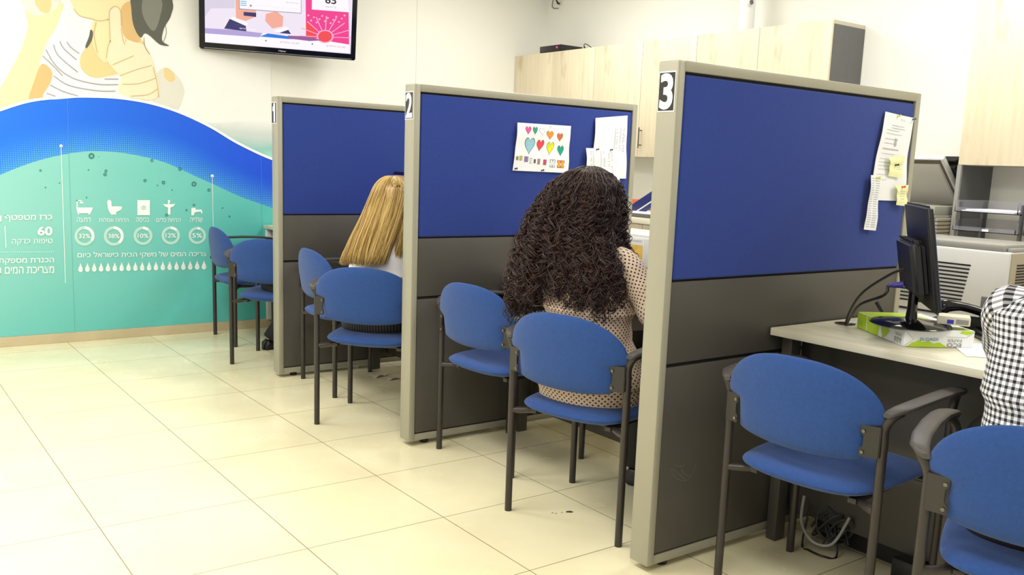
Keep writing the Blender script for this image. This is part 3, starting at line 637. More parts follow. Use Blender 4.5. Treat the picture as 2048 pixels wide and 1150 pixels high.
def kids(b, pt):
    ln = pencil('pencil_outline', (120, 100, 100)); wh = M['white']
    def at(x, y): return ((x-205)/490, (y-125)/415)
    for x, y, s, sd, m, le in [(305, 182, 27, 38, pencil('crayon_pink', (232, 90, 160)), 0), (368, 182, 23, 38, pencil('crayon_green', (60, 160, 130)), 0), (432, 188, 24, 34, wh, -.3), (505, 212, 32, 40, pencil('crayon_orange', (240, 150, 50)), -.1), (597, 225, 28, 40, pencil('crayon_rust', (214, 110, 70)), 0), (330, 310, 47, 78, pencil('crayon_light_blue', (150, 205, 222)), 0), (425, 305, 34, 55, pencil('crayon_red', (232, 74, 84)), .15), (518, 325, 33, 62, pencil('crayon_yellow', (228, 235, 40)), .15), (615, 342, 30, 52, pencil('crayon_teal', (20, 160, 140)), 0)]:
        a, d = at(x, y); heart(b, pt, a, d, s/490, sd/415, m, ln, le)
    for x, y, w_, h, m in [(230, 432, 11, 17, (150, 150, 110)), (262, 430, 14, 20, (190, 205, 80)), (310, 436, 19, 24, (150, 130, 200)), (352, 448, 12, 24, (240, 240, 240)), (387, 450, 9, 18, (90, 90, 90)), (423, 452, 13, 24, (180, 150, 150)), (478, 455, 16, 24, (224, 80, 120)), (548, 462, 26, 34, (225, 235, 240)), (622, 465, 34, 34, (245, 165, 60))]:
        a, d = at(x, y); wa, hd = w_/490, h/415
        fpoly(b, pt, [(a-wa, d-hd), (a+wa, d-hd), (a+wa*.9, d+hd), (a-wa*.9, d+hd)], ln, 1); fpoly(b, pt, [(a-wa*.85, d-hd*.88), (a-wa*.1, d-hd*.88), (a-wa*.1, d+hd*.88), (a-wa*.8, d+hd*.88)], pencil('crayon_box', m), 2); fpoly(b, pt, [(a+wa*.1, d-hd*.88), (a+wa*.85, d-hd*.88), (a+wa*.78, d+hd*.88), (a+wa*.1, d+hd*.88)], pencil('crayon_box', m), 2)
r, pt = sheet('child_drawing', 'child\'s drawing of coloured hearts pinned on the blue partition 2', 'drawing', [(1034, 245), (1141, 252), (1134, 346), (1025, 341)], 1.465, draw=kids, part='crayon_hearts', bow=.0)
pin(r, pt, .04, .96, PINB); pin(r, pt, .52, .97, PINB); pin(r, pt, .62, .03, M['white'])
def lines(rows, a0=.08, a1=.9, h=.006, m=None, jag=.3):
    def f(b, pt):
        for d in rows:
            e = a1-random.random()*jag*(a1-a0); fpoly(b, pt, [(a0, d), (e, d), (e, d+h), (a0, d+h)], m or M['ink'])
    return f
def vcol(b, pt):
    for a in (.62, .68, .78, .86, .9):
        for k in range(16):
            if random.random() < .7: d = .2+k*.024; fpoly(b, pt, [(a, d), (a+.035, d), (a+.035, d+.012), (a, d+.012)], M['ink'])
r, pt = sheet('paper_sheet', 'large white sheet at the upper right of partition 2', 'paper', [(1190, 236), (1254, 231), (1250, 357), (1181, 358)], 1.465, draw=vcol)
def tabl(b, pt):
    for a in (.12, .2, .45, .55, .7, .8):
        for k in range(20):
            if random.random() < .75: d = .08+k*.042; fpoly(b, pt, [(a, d), (a+.05, d), (a+.05, d+.015), (a, d+.015)], M['ink'])
r, pt = sheet('paper_sheet', 'smaller white printed sheet overlapping the lower part of the large sheet on partition 2', 'paper', [(1171, 296), (1232, 298), (1238, 372), (1172, 372)], 1.465, draw=tabl, off=.012)
pin(r, pt, .35, .03, PINB); pin(r, pt, .8, .03, PINB)
r, pt = sheet('paper_sheet', 'white sheet propped on the desk behind the curly hair, against partition 2\'s grey panel', 'paper', [(1034, 466), (1072, 466), (1084, 536), (1040, 536)], 1.463, draw=lines([.2, .3, .4, .5, .6], .2, .9, .02), off=.01)
def letter(b, pt):
    text(b, 'דואר ישראל'[::-1], pt(.58, .065, 1), pt(.94, .075, 1)-pt(.58, .065, 1), pt(.58, .038, 1)-pt(.58, .065, 1), M['ink'])
    lines([.13, .16], .3, .8, .006)(b, pt); lines([.19, .23, .29, .34, .40, .41, .46], .15, .75, .005)(b, pt); lines([.52, .56, .60, .64, .7, .76], .12, .5, .005)(b, pt); fpoly(b, pt, [(.5, .27), (.56, .28), (.58, .36), (.52, .38), (.48, .33)], M['ink'])
r, pt = sheet('paper_sheet', 'long white printed letter hanging at the right edge of partition 3', 'paper', [(1769, 223), (1826, 236), (1806, 402), (1737, 400)], 0, bow=-.05, draw=letter)
pin(r, pt, .96, .02, PING); pin(r, pt, .45, .02, PINY)
r, pt = sheet('paper_strip', 'narrow printed list strip hanging below the letter on partition 3', 'paper', [(1740, 350), (1762, 352), (1748, 461), (1727, 459)], 0, draw=lambda b, pt: [lines([.05+.042*k for k in range(22)], .1, .45, .012, jag=.2)(b, pt), lines([.05+.042*k for k in range(22)], .55, .92, .012, jag=.2)(b, pt)], off=.011)
pin(r, pt, .6, .04, PINY)
ym = mat('yellow_note_paper', (244, 244, 190), .8, var=.02)
r, pt = sheet('sticky_note', 'pale yellow sticky note pinned in the middle of the letter on partition 3', 'note', [(1775, 314), (1808, 312), (1799, 356), (1776, 352)], 0, m=ym, bend=.007, off=.012, draw=lines([.4, .5, .6], .6, .95, .02))
pin(r, pt, .5, .42, PINB)
r, pt = sheet('sticky_note', 'pale yellow sticky note with a red pin below the letter on partition 3', 'note', [(1788, 370), (1815, 370), (1809, 412), (1792, 410)], 0, m=ym, bend=.007, off=.014, draw=lines([.3, .42, .54, .66], .4, .9, .02))
pin(r, pt, .55, .1, PINR)
# ================================================================== DESK 3 THINGS
tA, tB, tC = Vector((.768, -.133, 0)), Vector((.595, -.408, 0)), Vector((.772, -.518, 0))
e1 = (tB-tA).normalized(); e2 = Vector((-e1.y, e1.x, 0)); e2 = e2 if e2.dot(tC-tB) > 0 else -e2; LA, LB, RH = .318, .215, .052
ream = thing('paper_pack', 'lime green and white ream of printer paper lying under the monitor base', 'paper pack', tuple(tA+Vector((0, 0, .73))))
wr = mat('ream_white', (244, 246, 246), .35, var=.01); gr = mat('ream_lime', (186, 220, 40), .35, var=.03); gt = mat('ream_grey_text', (150, 155, 150), .4, var=.01); bl = mat('ream_blue_text', (90, 170, 200), .4, var=.01); g2 = mat('ream_lime_dark', (160, 200, 90), .35, var=.03)
b = B(); b.prism([tA+Vector((0, 0, .731)), tB+Vector((0, 0, .731)), tB+e2*LB+Vector((0, 0, .731)), tA+e2*LB+Vector((0, 0, .731))], (0, 0, RH), wr, .002); link('wrapped_pack', b, None, ream, True)
def rf(a, z, face, k=1):   # face 0: long side A-B, 1: short side B-C, 2: top
    o = .0006*k
    if face == 0: return tA+e1*(LA*a)-e2*o+Vector((0, 0, .731+RH*z))
    if face == 1: return tB+e2*(LB*a)+e1*o+Vector((0, 0, .731+RH*z))
    return tA+e1*(LA*a)+e2*(LB*z)+Vector((0, 0, .731+RH+o))
b = B()
b.flat([rf(a, z, 0) for a, z in [(.01, .02), (.01, .98), (.74, .98), (.70, .7), (.72, .55), (.66, .2), (.6, .02)]], gr)
b.flat([rf(a, z, 0, 2) for a, z in [(.5, .02), (.52, .9), (.56, .95), (.55, .6), (.59, .05)]], wr); b.flat([rf(a, z, 0, 2) for a, z in [(.23, .02), (.22, .95), (.235, .95), (.245, .02)]], wr)
b.flat([rf(a, z, 0, 2) for a, z in [(.03, .3), (.03, .6), (.13, .55), (.13, .28)]], g2)
b.flat([rf(a, z, 2) for a, z in [(.01, .02), (.01, .95), (.2, .8), (.36, .85), (.5, .5), (.62, .4), (.74, .03)]], gr); b.flat([rf(a, z, 2) for a, z in [(.85, .95), (.8, .8), (.99, .6), (.99, .95)]], gr)
text(b, 'ECO', rf(.97, .12, 0, 2), e1*(-.001)+Vector((0, 0, .016)), -e1*.045+Vector((0, 0, 0)), gt, .01); 
for q, (z0, s_) in enumerate(((.42, 'COPY'), (.68, 'PAPER'))): text(b, s_, rf(.97, z0, 0, 2), -e1*.04, Vector((0, 0, -.009)), gt)
b.flat([rf(a, z, 1) for a, z in [(.03, .02), (.12, .28), (.16, .3), (.2, .42), (.26, .3), (.34, .38), (.42, .22), (.5, .3), (.58, .12), (.62, .02)]], gr)
b.flat([rf(a, z, 1) for a, z in [(.78, .85), (.9, .75), (.98, .92), (.98, .98), (.82, .98)]], gr)
b.strip([rf(0, .95, 1, 2), rf(.13, .45, 1, 2), rf(0, .05, 1, 2)], .001, e1, gt); b.strip([rf(1, .95, 1, 2), rf(.88, .6, 1, 2), rf(.6, .62, 1, 2)], .001, e1, gt)
text(b, 'Double A', rf(.22, .35, 1, 2), e2*.055, Vector((0, 0, .010)), bl, .01) if False else text(b, 'ELGADI', rf(.22, .38, 1, 2), e2*.055, Vector((0, 0, .009)), bl, .01)
text(b, 'ECO', rf(.82, .27, 1, 2), -e2*.045, Vector((0, 0, -.012)), gt, .02); text(b, 'PAPER', rf(.82, .52, 1, 2), -e2*.045, Vector((0, 0, -.010)), gt)
link('printed_wrapper', b, None, ream, True, shade=False)
# monitor
zt = .731+RH; mc = Vector((.680, -.372, zt)); md = Vector((math.cos(math.radians(39.5)), math.sin(math.radians(39.5)), 0)); mn = Vector((md.y, -md.x, 0))  # mn = screen side
mon = thing('computer_monitor', 'black flat computer monitor seen from behind, standing on the paper pack', 'monitor', tuple(mc))
b = B(); b.lathe([(0, 0), (.112, 0), (.118, .004), (.112, .010), (.05, .018), (.03, .022), (0, .022)], tuple(mc), 40); link('base', b, M['gloss'], mon, True)
b = B(); R = []
for z, hw, hd in [(.015, .024, .018), (.05, .022, .014), (.12, .022, .014), (.16, .03, .02)]: R.append([mc+md*(hw*math.cos(a))+mn*(hd*math.sin(a))+Vector((0, 0, z)) for a in [2*PI*k/20 for k in range(20)]])
b.rings(R); link('stand_neck', b, M['gloss'], mon, True)
def mbox(b, a0, a1, n0, n1, z0, z1, bev, tl=.18, m=None):
    bm = bmesh.new(); bmesh.ops.create_cube(bm, size=1)
    for v in bm.verts:
        a = a0 if v.co.x < 0 else a1; n = n0 if v.co.y < 0 else n1; z = z0 if v.co.z < 0 else z1; v.co = mc+md*a+mn*(n-(z-.1)*tl)+Vector((0, 0, z))
    bmesh.ops.recalc_face_normals(bm, faces=bm.faces[:]); bmesh.ops.bevel(bm, geom=bm.edges[:], offset=bev, segments=3, affect='EDGES'); b.merge(bm, m)
b = B(); mbox(b, -.20, .20, .022, .041, .062, .365, .008); link('screen_housing', b, mat('matt_black_plastic', (30, 30, 33), .45, var=.04), mon, True)
b = B(); mbox(b, -.15, .13, -.022, .020, .10, .262, .014)
for k in range(5): mbox(b, -.13, .11, -.014+k*.006, -.012+k*.006, .258, .2635, .0005)
link('rear_cover', b, mat('matt_black_cover', (34, 33, 36), .5, var=.04), mon, True)
b = B(); mbox(b, -.185, .185, .041, .0435, .08, .345, .001); link('screen', b, mat('monitor_glass', (30, 34, 44), .1, var=.02, emit=(120, 150, 210), estr=.35), mon, True)
b = B(); q = mc+md*.02-mn*.03+Vector((0, 0, .12)); b.tube([q, q-mn*.03+Vector((0, 0, -.004))], [.011, .008], n=10); b.tube([q-mn*.03+Vector((0, 0, -.004)), q-mn*.042+Vector((0, 0, -.006))], .006); link('video_plug', b, mat('violet_plug', (60, 50, 150), .4, var=.03), mon, True)
def cable(pts, r, m, label, cat='cable', sub=8): return tag(link('cable', B().tube(pts, r, sub=sub, n=8), m), label, cat)
q0 = tuple(q-mn*.042+Vector((0, 0, -.006))); q1 = tuple(mc+md*.0-mn*.03+Vector((0, 0, .17)))
g0 = (.794, -.072, .71)
cable([q1, (.66, -.30, .93), (.68, -.20, .86), (.74, -.12, .78), g0], .004, M['black'], 'upper black cable from the monitor back to the desk hole')
cable([q0, (.64, -.30, .868), (.66, -.21, .825), (.73, -.13, .765), (.788, -.08, .715)], .0045, M['black'], 'lower black cable from the violet plug to the desk hole')
cable([(.80, -.066, .70), (.79, -.09, .737), (.86, -.16, .735), (.98, -.24, .735), (1.05, -.32, .735)], .003, M['ltgrey'], 'thin white cable running behind the paper pack')
# router, phone, keyboard, stand, mouse pad paper
t = thing('network_box', 'small white and blue network box lying on the monitor base', 'device', (.78, -.47, zt+.01))
b = B(); mxr = Matrix.Translation((.745, -.47, zt+.026))@Matrix.Rotation(math.radians(30), 4, 'Z')
b.box(-.02, .05, -.045, .045, -.012, .014, bev=.003, mx=mxr); link('case', b, mat('ivory_plastic', (226, 222, 200), .4, var=.01), t, True)
b = B().box(-.021, -.0195, .0, .018, -.008, .004, mx=mxr); link('blue_port', b, mat('blue_port', (50, 60, 190), .4, var=.01), t, True)
b = B().box(-.0212, -.0198, -.04, -.006, -.008, .006, mx=mxr); link('grille', b, M['midgrey'], t, True)
ph = thing('desk_phone', 'black desk telephone behind the monitor with its handset on top', 'telephone', (1.1, -.29, .73))
mxp = Matrix.Translation((1.08, -.33, .73))@Matrix.Rotation(math.radians(42), 4, 'Z')
b = B(); b.prism([mxp@Vector(p) for p in [(-.09, -.09, .001), (.09, -.09, .001), (.09, -.09, .02), (-.09, -.09, .06)]], mxp.to_3x3()@Vector((0, .19, 0)), None, .006); link('base', b, M['black'], ph, True)
b = B(); b.tube([mxp@Vector(p) for p in [(-.02, -.092, .034), (-.02, -.088, .050), (-.02, -.05, .066), (-.02, .02, .082), (-.02, .07, .080), (-.02, .085, .062)]], [.022, .024, .015, .015, .024, .022], sub=5, n=14); link('handset', b, M['gloss'], ph, True)
b = B()
for i in range(4):
    for j in range(3): b.box(.02+i*.017, .032+i*.017, -.04+j*.022, -.024+j*.022, .03-i*.006, .045-i*.006, mx=mxp)
link('keypad', b, M['greyp'], ph, True)
kb = thing('keyboard', 'black computer keyboard on the desk beside the checked shirt', 'keyboard', (.95, -.55, .73))
mxk = Matrix.Translation((.965, -.545, .731))@Matrix.Rotation(math.radians(45), 4, 'Z')
link('case', B().box(-.22, .22, -.08, .08, 0, .022, bev=.006, mx=mxk), M['black'], kb, True)
b = B()
for i in range(18):
    for j in range(5): b.box(-.21+i*.0235, -.191+i*.0235, -.065+j*.026, -.044+j*.026, .02, .029, mx=mxk)
link('keys', b, M['gloss'], kb, True)
b = B().box(-.10, .13, -.16, .14, 0, .0012, mx=Matrix.Translation((.80, -.62, .731))@Matrix.Rotation(math.radians(40), 4, 'Z')); tag(link('paper_sheet', b, M['white']), 'white sheet lying on the desk under the keyboard edge', 'paper')
t = thing('document_stand', 'small black slanted stand behind the paper pack near the partition end', 'stand', (.98, -.10, .73))
b = B(); b.tube([(.95, -.13, .74), (.94, -.09, .80)], .008); b.box(.90, .99, -.16, -.10, .731, .738, bev=.002); link('stand_arm', b, M['black'], t, True)
# under the desk: cables, power strip, oversized dark case filling the gap
tag(link('cable', B().tube([(.63, -.09, .16), (.60, -.11, .08), (.60, -.16, .03), (.62, -.22, .04), (.64, -.26, .14)], .005, sub=8), mat('grey_cable', (168, 168, 160), .5, var=.02)), 'light grey cable loop hanging below the desk panel behind the empty near chair', 'cable')
tag(link('cable', B().tube([(.64, -.11, .13), (.60, -.12, .006), (.58, -.16, .006), (.58, -.22, .006), (.62, -.24, .006), (.65, -.20, .1)], .0035, sub=8), M['black']), 'black cable loop lying on the floor below the grey loop', 'cable')
b = B()
for k in range(12):
    a = random.random()*6; c = Vector((.66+random.uniform(-.01, .03), -.2+random.uniform(-.06, .06), .07+random.uniform(0, .05)))
    b.tube([c+Vector((.02*math.cos(a+q_*1.1), .045*math.sin(a+q_*1.1), .045*math.cos(a*2+q_*1.3)-.02)) for q_ in range(6)], .004, sub=4, n=6)
tag(link('cable_bundle', b, mat('tangled_cable', (60, 60, 60), .5, var=.1)), 'tangled dark cable bundle under the desk beside the grey loop', 'cable')
t = thing('footrest', 'low black box on the floor under the near desk, behind the chair leg', 'box', (.74, -.60, 0)); link('case', B().box(.60, .648, -.68, -.44, .002, .085, bev=.006), M['black'], t, True); link('front_ridge', B().box(.594, .601, -.67, -.45, .006, .03, bev=.002), M['gloss'], t, True)
t = thing('computer_filler', 'dark computer case enlarged to darken the space under the near desk, behind the cable tangle', 'computer', (.9, -.35, 0)); link('case', B().box(.72, 1.10, -.60, -.08, .004, .45, bev=.006), mat('charcoal_case', (36, 36, 38), .5, var=.03), t, True); link('front_panel', B().box(1.10, 1.108, -.59, -.09, .01, .44, bev=.003), M['gloss'], t, True)  # case added oversized so the open space behind the desk panel reads dark
cable([(.70, 2.14, .30), (.66, 2.12, .16), (.64, 2.13, .06), (.60, 2.2, .006), (.58, 2.3, .005)], .0035, M['ltgrey'], 'thin pale cable hanging under the blond woman\'s desk')
cable([(.70, .60, .30), (.655, .59, .2), (.64, .60, .1), (.66, .62, .02)], .0035, M['ltgrey'], 'thin pale cable hanging under the curly-haired woman\'s desk')
def scrap(label, cx_, cy_, w_, d_, rz, m):
    mx = Matrix.Translation((cx_, cy_, .001))@Matrix.Rotation(rz, 4, 'Z'); b = B(); V = []
    for z in (0, .0006): V.append([[b.bm.verts.new(mx@Vector((-w_/2+w_*i/4, -d_/2+d_*j/3, z+.012*abs(math.sin(i*1.1+j*.4))))) for i in range(5)] for j in range(4)])
    for k in range(2):
        for j in range(3):
            for i in range(4): b.bm.faces.new((V[k][j][i], V[k][j][i+1], V[k][j+1][i+1], V[k][j+1][i]))
    tag(link('paper_scrap', b, m), label, 'paper')
scrap('cream paper scrap on the floor under the blond woman\'s chair, the left of two', .50, 2.70, .10, .06, .3, mat('cream_paper', (226, 214, 180), .8, var=.02)); scrap('pinkish paper scrap on the floor, the right of two under the blond woman\'s chair', .55, 2.60, .10, .05, .1, mat('pink_paper', (222, 196, 180), .8, var=.02))
b = B(); c = pz(1138, 1024, .0008); b.flat([Vector(c)+Vector(p) for p in [(-.012, .004, 0), (-.002, .012, 0), (.012, .008, 0), (.016, -.006, 0), (.004, -.010, 0)]])
for u, v in ((1105, 1026), (1112, 1027), (1124, 1025)): c = Vector(pz(u, v, .0008)); b.flat([c+Vector(p) for p in [(-.006, .001, 0), (.003, .003, 0), (.005, -.002, 0)]])
tag(link('floor_debris', b, mat('dark_fleck', (70, 62, 48), .8, var=.1)), 'small dark flecks on the floor tile in front of the curly-haired woman\'s chair', 'debris')
# scratch mark on partition 3
b = B(); sc = mat('scratch_mark', (112, 109, 102), .6, var=.02)
for q in ([(1341, 938), (1352, 943), (1366, 955), (1372, 962)], [(1344, 945), (1355, 958), (1372, 961), (1385, 948), (1392, 925)], [(1350, 930), (1360, 933), (1370, 930)], [(1362, 938), (1372, 950), (1380, 952)]):
    b.strip([py(p.x, p.y, .0032) for p in sm(q, 4, False)], .0016, (0, 1, 0))
link('scratch', b, sc, P3, True, shade=False)
# ================================================================== BACK OFFICE EQUIPMENT
pr = thing('office_printer', 'large light grey laser printer with side louvres standing behind the near desk', 'printer', (1.9, -.06, 0))
XP = 1.9
b = B(); b.box(XP, 2.27, -.062, .50, .655, .94, bev=.012); link('upper_body', b, mat('printer_shell', (204, 204, 202), .5, var=.01), pr, True)
b = B(); b.box(XP+.004, 2.26, -.05, .50, .03, .645, bev=.01); b.box(XP, XP+.006, .130, .134, .05, .64, m=None); link('lower_cabinet', b, mat('pale_grey_plastic', (196, 196, 194), .5, var=.01), pr, True)
b = B(); b.box(XP+.01, 2.26, -.03, .50, .94, .968, bev=.006); b.box(XP+.03, 2.2, -.055, -.035, .94, .955, bev=.003); link('top_tray', b, M['midgrey'], pr, True)
b = B(); b.box(XP+.012, 2.262, -.066, -.060, .66, .935, m=M['beige'])
for k in range(8): b.box(XP+.06+.0, XP+.16, -.069, -.064, .80+k*.012, .805+k*.012, m=M['gap'])
for k in range(2): b.box(XP+.02, 2.2, -.070, -.064, .765-k*.09, .768-k*.09, m=M['midgrey'])
link('side_cover', b, None, pr, True, shade=False)
b = B()
for k in range(12): z = .868-k*.0165; b.prism([(XP-.002, .095+.0025*k, z), (XP-.002, .42, z), (XP-.002, .42, z+.007), (XP-.002, .095+.0025*k, z+.007)], (.004, 0, 0))
link('louvre_slots', b, M['gap'], pr, True, shade=False)
link('output_slot', B().box(XP-.002, XP+.02, -.058, .035, .655, .75, bev=.004), M['greyp'], pr, True)
tr_ = thing('desk_tray', 'pair of stacked clear smoky letter trays on the counter under the right-hand cabinet', 'tray', (2.45, .2, .9))
def tray(parent, y0, y1, z):
    b = B(); b.box(2.42, 2.72, y0, y1, z, z+.003); b.box(2.42, 2.423, y0, y1, z, z+.022); b.box(2.42, 2.72, y0, y0+.003, z, z+.055); b.box(2.42, 2.72, y1-.003, y1, z, z+.055); b.box(2.717, 2.72, y0, y1, z, z+.055); link('tray', b, M['clear'], parent, True, shade=False)
for z in (.985, 1.075): tray(tr_, .175, .475, z)
for y in (.178, .472):
    for x in (2.46, 2.68): link('stacking_post', B().box(x, x+.02, y-.006, y+.006, .901, 1.12), M['greyp'], tr_, True)
b = B(); b.box(2.44, 2.70, .20, .45, 1.079, 1.084); b.box(2.46, 2.70, .19, .44, 1.085, 1.089, mx=Matrix.Rotation(0, 4, 'Z')); tag(link('paper_pile', b, M['white']), 'white papers lying in the upper clear letter tray', 'paper')
link('label_tag', B().box(2.4185, 2.42, .30, .33, .990, 1.0), M['white'], tr_, True)
tr2 = thing('desk_tray', 'second clear letter tray stack cut by the right edge of the picture', 'tray', (2.45, 0, .9))
for z in (.985, 1.075): tray(tr2, -.16, .14, z)
for y in (-.157, .137):
    for x in (2.46, 2.68): link('stacking_post', B().box(x, x+.02, y-.006, y+.006, .901, 1.12), M['greyp'], tr2, True)
cp = thing('photocopier', 'grey photocopier on the counter with its scanner lid raised open', 'photocopier', (2.6, .75, .9))
b = B()
for k in range(7): b.box(2.50-.0*k, 2.88, .60, 1.06, .902+k*.019, .918+k*.019, bev=.004)
b.box(2.52, 2.88, .61, 1.05, .902, 1.03); link('ribbed_body', b, M['beige'], cp, True)
b = B(); b.box(2.46, 2.90, .61, 1.07, 1.03, 1.045, bev=.003); b.box(2.50, 2.88, .62, 1.05, 1.045, 1.09, bev=.004); link('scanner_bed', b, mat('copier_grey', (150, 150, 138), .5, var=.02), cp, True)
b = B(); b.box(2.48, 2.50, .66, .80, 1.04, 1.085, bev=.002); link('display', b, M['gloss'], cp, True)
# raised lid: hinge at the wall side, leaning forward
h0 = Vector((2.86, 0, 1.092)); h1 = Vector((2.60, 0, 1.325)); dl = (h1-h0); ln_ = Vector((-dl.z, 0, dl.x)).normalized(); ln_ = ln_ if ln_.x < 0 or ln_.z < 0 else -ln_
if ln_.z > 0: ln_ = -ln_
def lid(b, s0, s1, y0, y1, n0, n1, bev=0): b.prism([h0+dl*s0+Vector((0, y0, 0))+ln_*n0, h0+dl*s1+Vector((0, y0, 0))+ln_*n0, h0+dl*s1+Vector((0, y1, 0))+ln_*n0, h0+dl*s0+Vector((0, y1, 0))+ln_*n0], ln_*(n1-n0), None, bev)
b = B(); lid(b, 0, 1, .665, 1.10, -.028, 0, .003); link('scanner_lid', b, M['ltgrey'], cp, True)
b = B(); lid(b, .02, .90, .70, 1.09, 0, .004); link('lid_pad', b, mat('lid_pad_grey', (204, 200, 192), .6, var=.01), cp, True)
b = B(); lid(b, .91, .98, .68, 1.09, 0, .003); lid(b, .02, .90, .680, .692, 0, .003); link('lid_gasket', b, mat('lid_mechanism', (96, 88, 76), .6, var=.15, vscale=90), cp, True)
b = B(); lid(b, .12, .80, .62, .95, -.11, -.03, .025); link('document_feeder', b, M['black'], cp, True)
# things on the counter seen beside partition 2
b = B(); b.box(2.36, 2.62, 2.42, 2.78, .901, .925, bev=.003, m=M['greyp']); b.box(2.37, 2.60, 2.44, 2.76, .925, .94, m=M['white'])
tag(link('paper_stack', b, None), 'stack of papers and a dark tray on the far counter below the binder', 'paper')
bx = thing('binder', 'dark blue binder leaning over white papers on the far counter', 'binder', (2.42, 2.6, .94))
mxb = Matrix.Translation((2.40, 2.56, .985))@Matrix.Rotation(math.radians(-28), 4, 'X')@Matrix.Rotation(math.radians(-20), 4, 'Y')
link('cover', B().box(-.02, .02, -.16, .16, -.03, .06, bev=.004, mx=mxb), mat('navy_cover', (44, 54, 120), .35, var=.03), bx, True); link('white_stripe', B().box(-.022, -.0205, -.15, .15, .0, .008, mx=mxb), M['white'], bx, True)
b = B(); b.box(2.50, 2.60, 2.68, 2.84, .941, 1.01, bev=.012); tag(link('orange_box', b, mat('orange_plastic', (214, 92, 48), .4, var=.03)), 'small orange box on the far counter beside the blue binder', 'box')
pd = thing('filing_pedestal', 'light grey filing pedestal behind the desks with a yellow calendar on its side', 'cabinet', (1.95, 2.0, 0))
link('pedestal_body', B().box(1.9, 2.26, 1.75, 2.55, .02, .835, bev=.006), M['ltgrey'], pd, True)
for k in range(3): link('drawer', B().box(1.893, 1.90, 1.76, 2.54, .04+k*.262, .292+k*.262, bev=.002), M['ltgrey'], pd, True)
cal = thing('wall_calendar', 'calendar with an orange-yellow picture stuck on the grey pedestal', 'calendar', (1.89, 2.1, .75))
c = [px(u, v, 1.888) for u, v in [(1248, 476), (1287, 479), (1286, 524), (1248, 520)]]
def cq(a, d, k=0): p = Vector((c[0]*(1-a)+c[1]*a)*(1-d)+(c[3]*(1-a)+c[2]*a)*d); p.x -= .0006*k; return p
b = B(); b.prism([cq(0, 0), cq(1, 0), cq(1, 1), cq(0, 1)], (.003, 0, 0)); link('sheet', b, M['white'], cal, True)
b = B(); b.flat([cq(0, .22, 2), cq(.97, .28, 2), cq(.97, 1, 2), cq(0, 1, 2)], mat('calendar_photo', (240, 196, 96), .7, var=.15, vscale=14))
for k in range(8): b.flat([cq(.3+k*.08, .06, 2), cq(.34+k*.08, .06, 2), cq(.34+k*.08, .12, 2), cq(.3+k*.08, .12, 2)], M['ink'])
link('picture', b, None, cal, True, shade=False)
# clerk chair of the middle desk
oc = thing('office_chair', 'black office chair behind the middle desk, only its rounded back showing', 'chair', (1.55, 1.72, 0), math.radians(175))
b = B(); fr, bk = pillow(None, [(.22*math.cos(a), .60+.17*math.sin(a)) for a in [2*PI*k/32 for k in range(32)]], lambda p, q: -.24+.6*p*p, .05); b.rings([[(c_, a, z) for a, z, c_ in r] for r in fr[::-1]]+[[(c_, a, z) for a, z, c_ in r] for r in bk[1:]]); link('backrest', b, M['pad'], oc)
fr, bk = pillow(None, [(.23*math.cos(a), .23*math.sin(a)) for a in [2*PI*k/32 for k in range(32)]], lambda p, q: .44, .06); b = B(); b.rings(fr[::-1]+bk[1:]); link('seat', b, M['pad'], oc)
link('pillar', B().tube([(0, 0, .06), (0, 0, .42)], .025), M['black'], oc); link('back_support', B().tube([(-.05, 0, .41), (-.25, 0, .42), (-.27, 0, .55)], .012, sub=4), M['black'], oc)
for k in range(5):
    a = 2*PI*k/5; lg = link('leg', B().tube([(0, 0, .08), (.28*math.cos(a), .28*math.sin(a), .055)], [.022, .013]), M['black'], oc); link('castor', B().lathe([(.0, 0), (.02, .003), (.024, .022), (.02, .045), (0, .048)], (.28*math.cos(a), .28*math.sin(a), 0), 14), M['black'], lg)
# monitor on the blond woman's desk
mo = thing('computer_monitor', 'dark monitor with a violet lit screen showing beside the blond hair', 'monitor', (.70, 2.55, .73))
q = px(786, 343, .70); y1 = q[1]; z1 = q[2]
b = B(); b.box(.70, .73, y1-.42, y1, z1-.30, z1, bev=.005); link('screen_housing', b, M['black'], mo, True)
link('screen', B().box(.697, .7005, y1-.405, y1-.018, z1-.28, z1-.018), mat('violet_screen', (40, 30, 70), .2, var=.02, emit=(120, 95, 190), estr=.8), mo, True)
link('stand', B().tube([(.74, y1-.21, z1-.2), (.76, y1-.21, .75)], .02), M['black'], mo, True); link('base', B().lathe([(0, .731), (.1, .731), (.1, .74), (0, .748)], (.76, y1-.21, 0)), M['black'], mo, True)
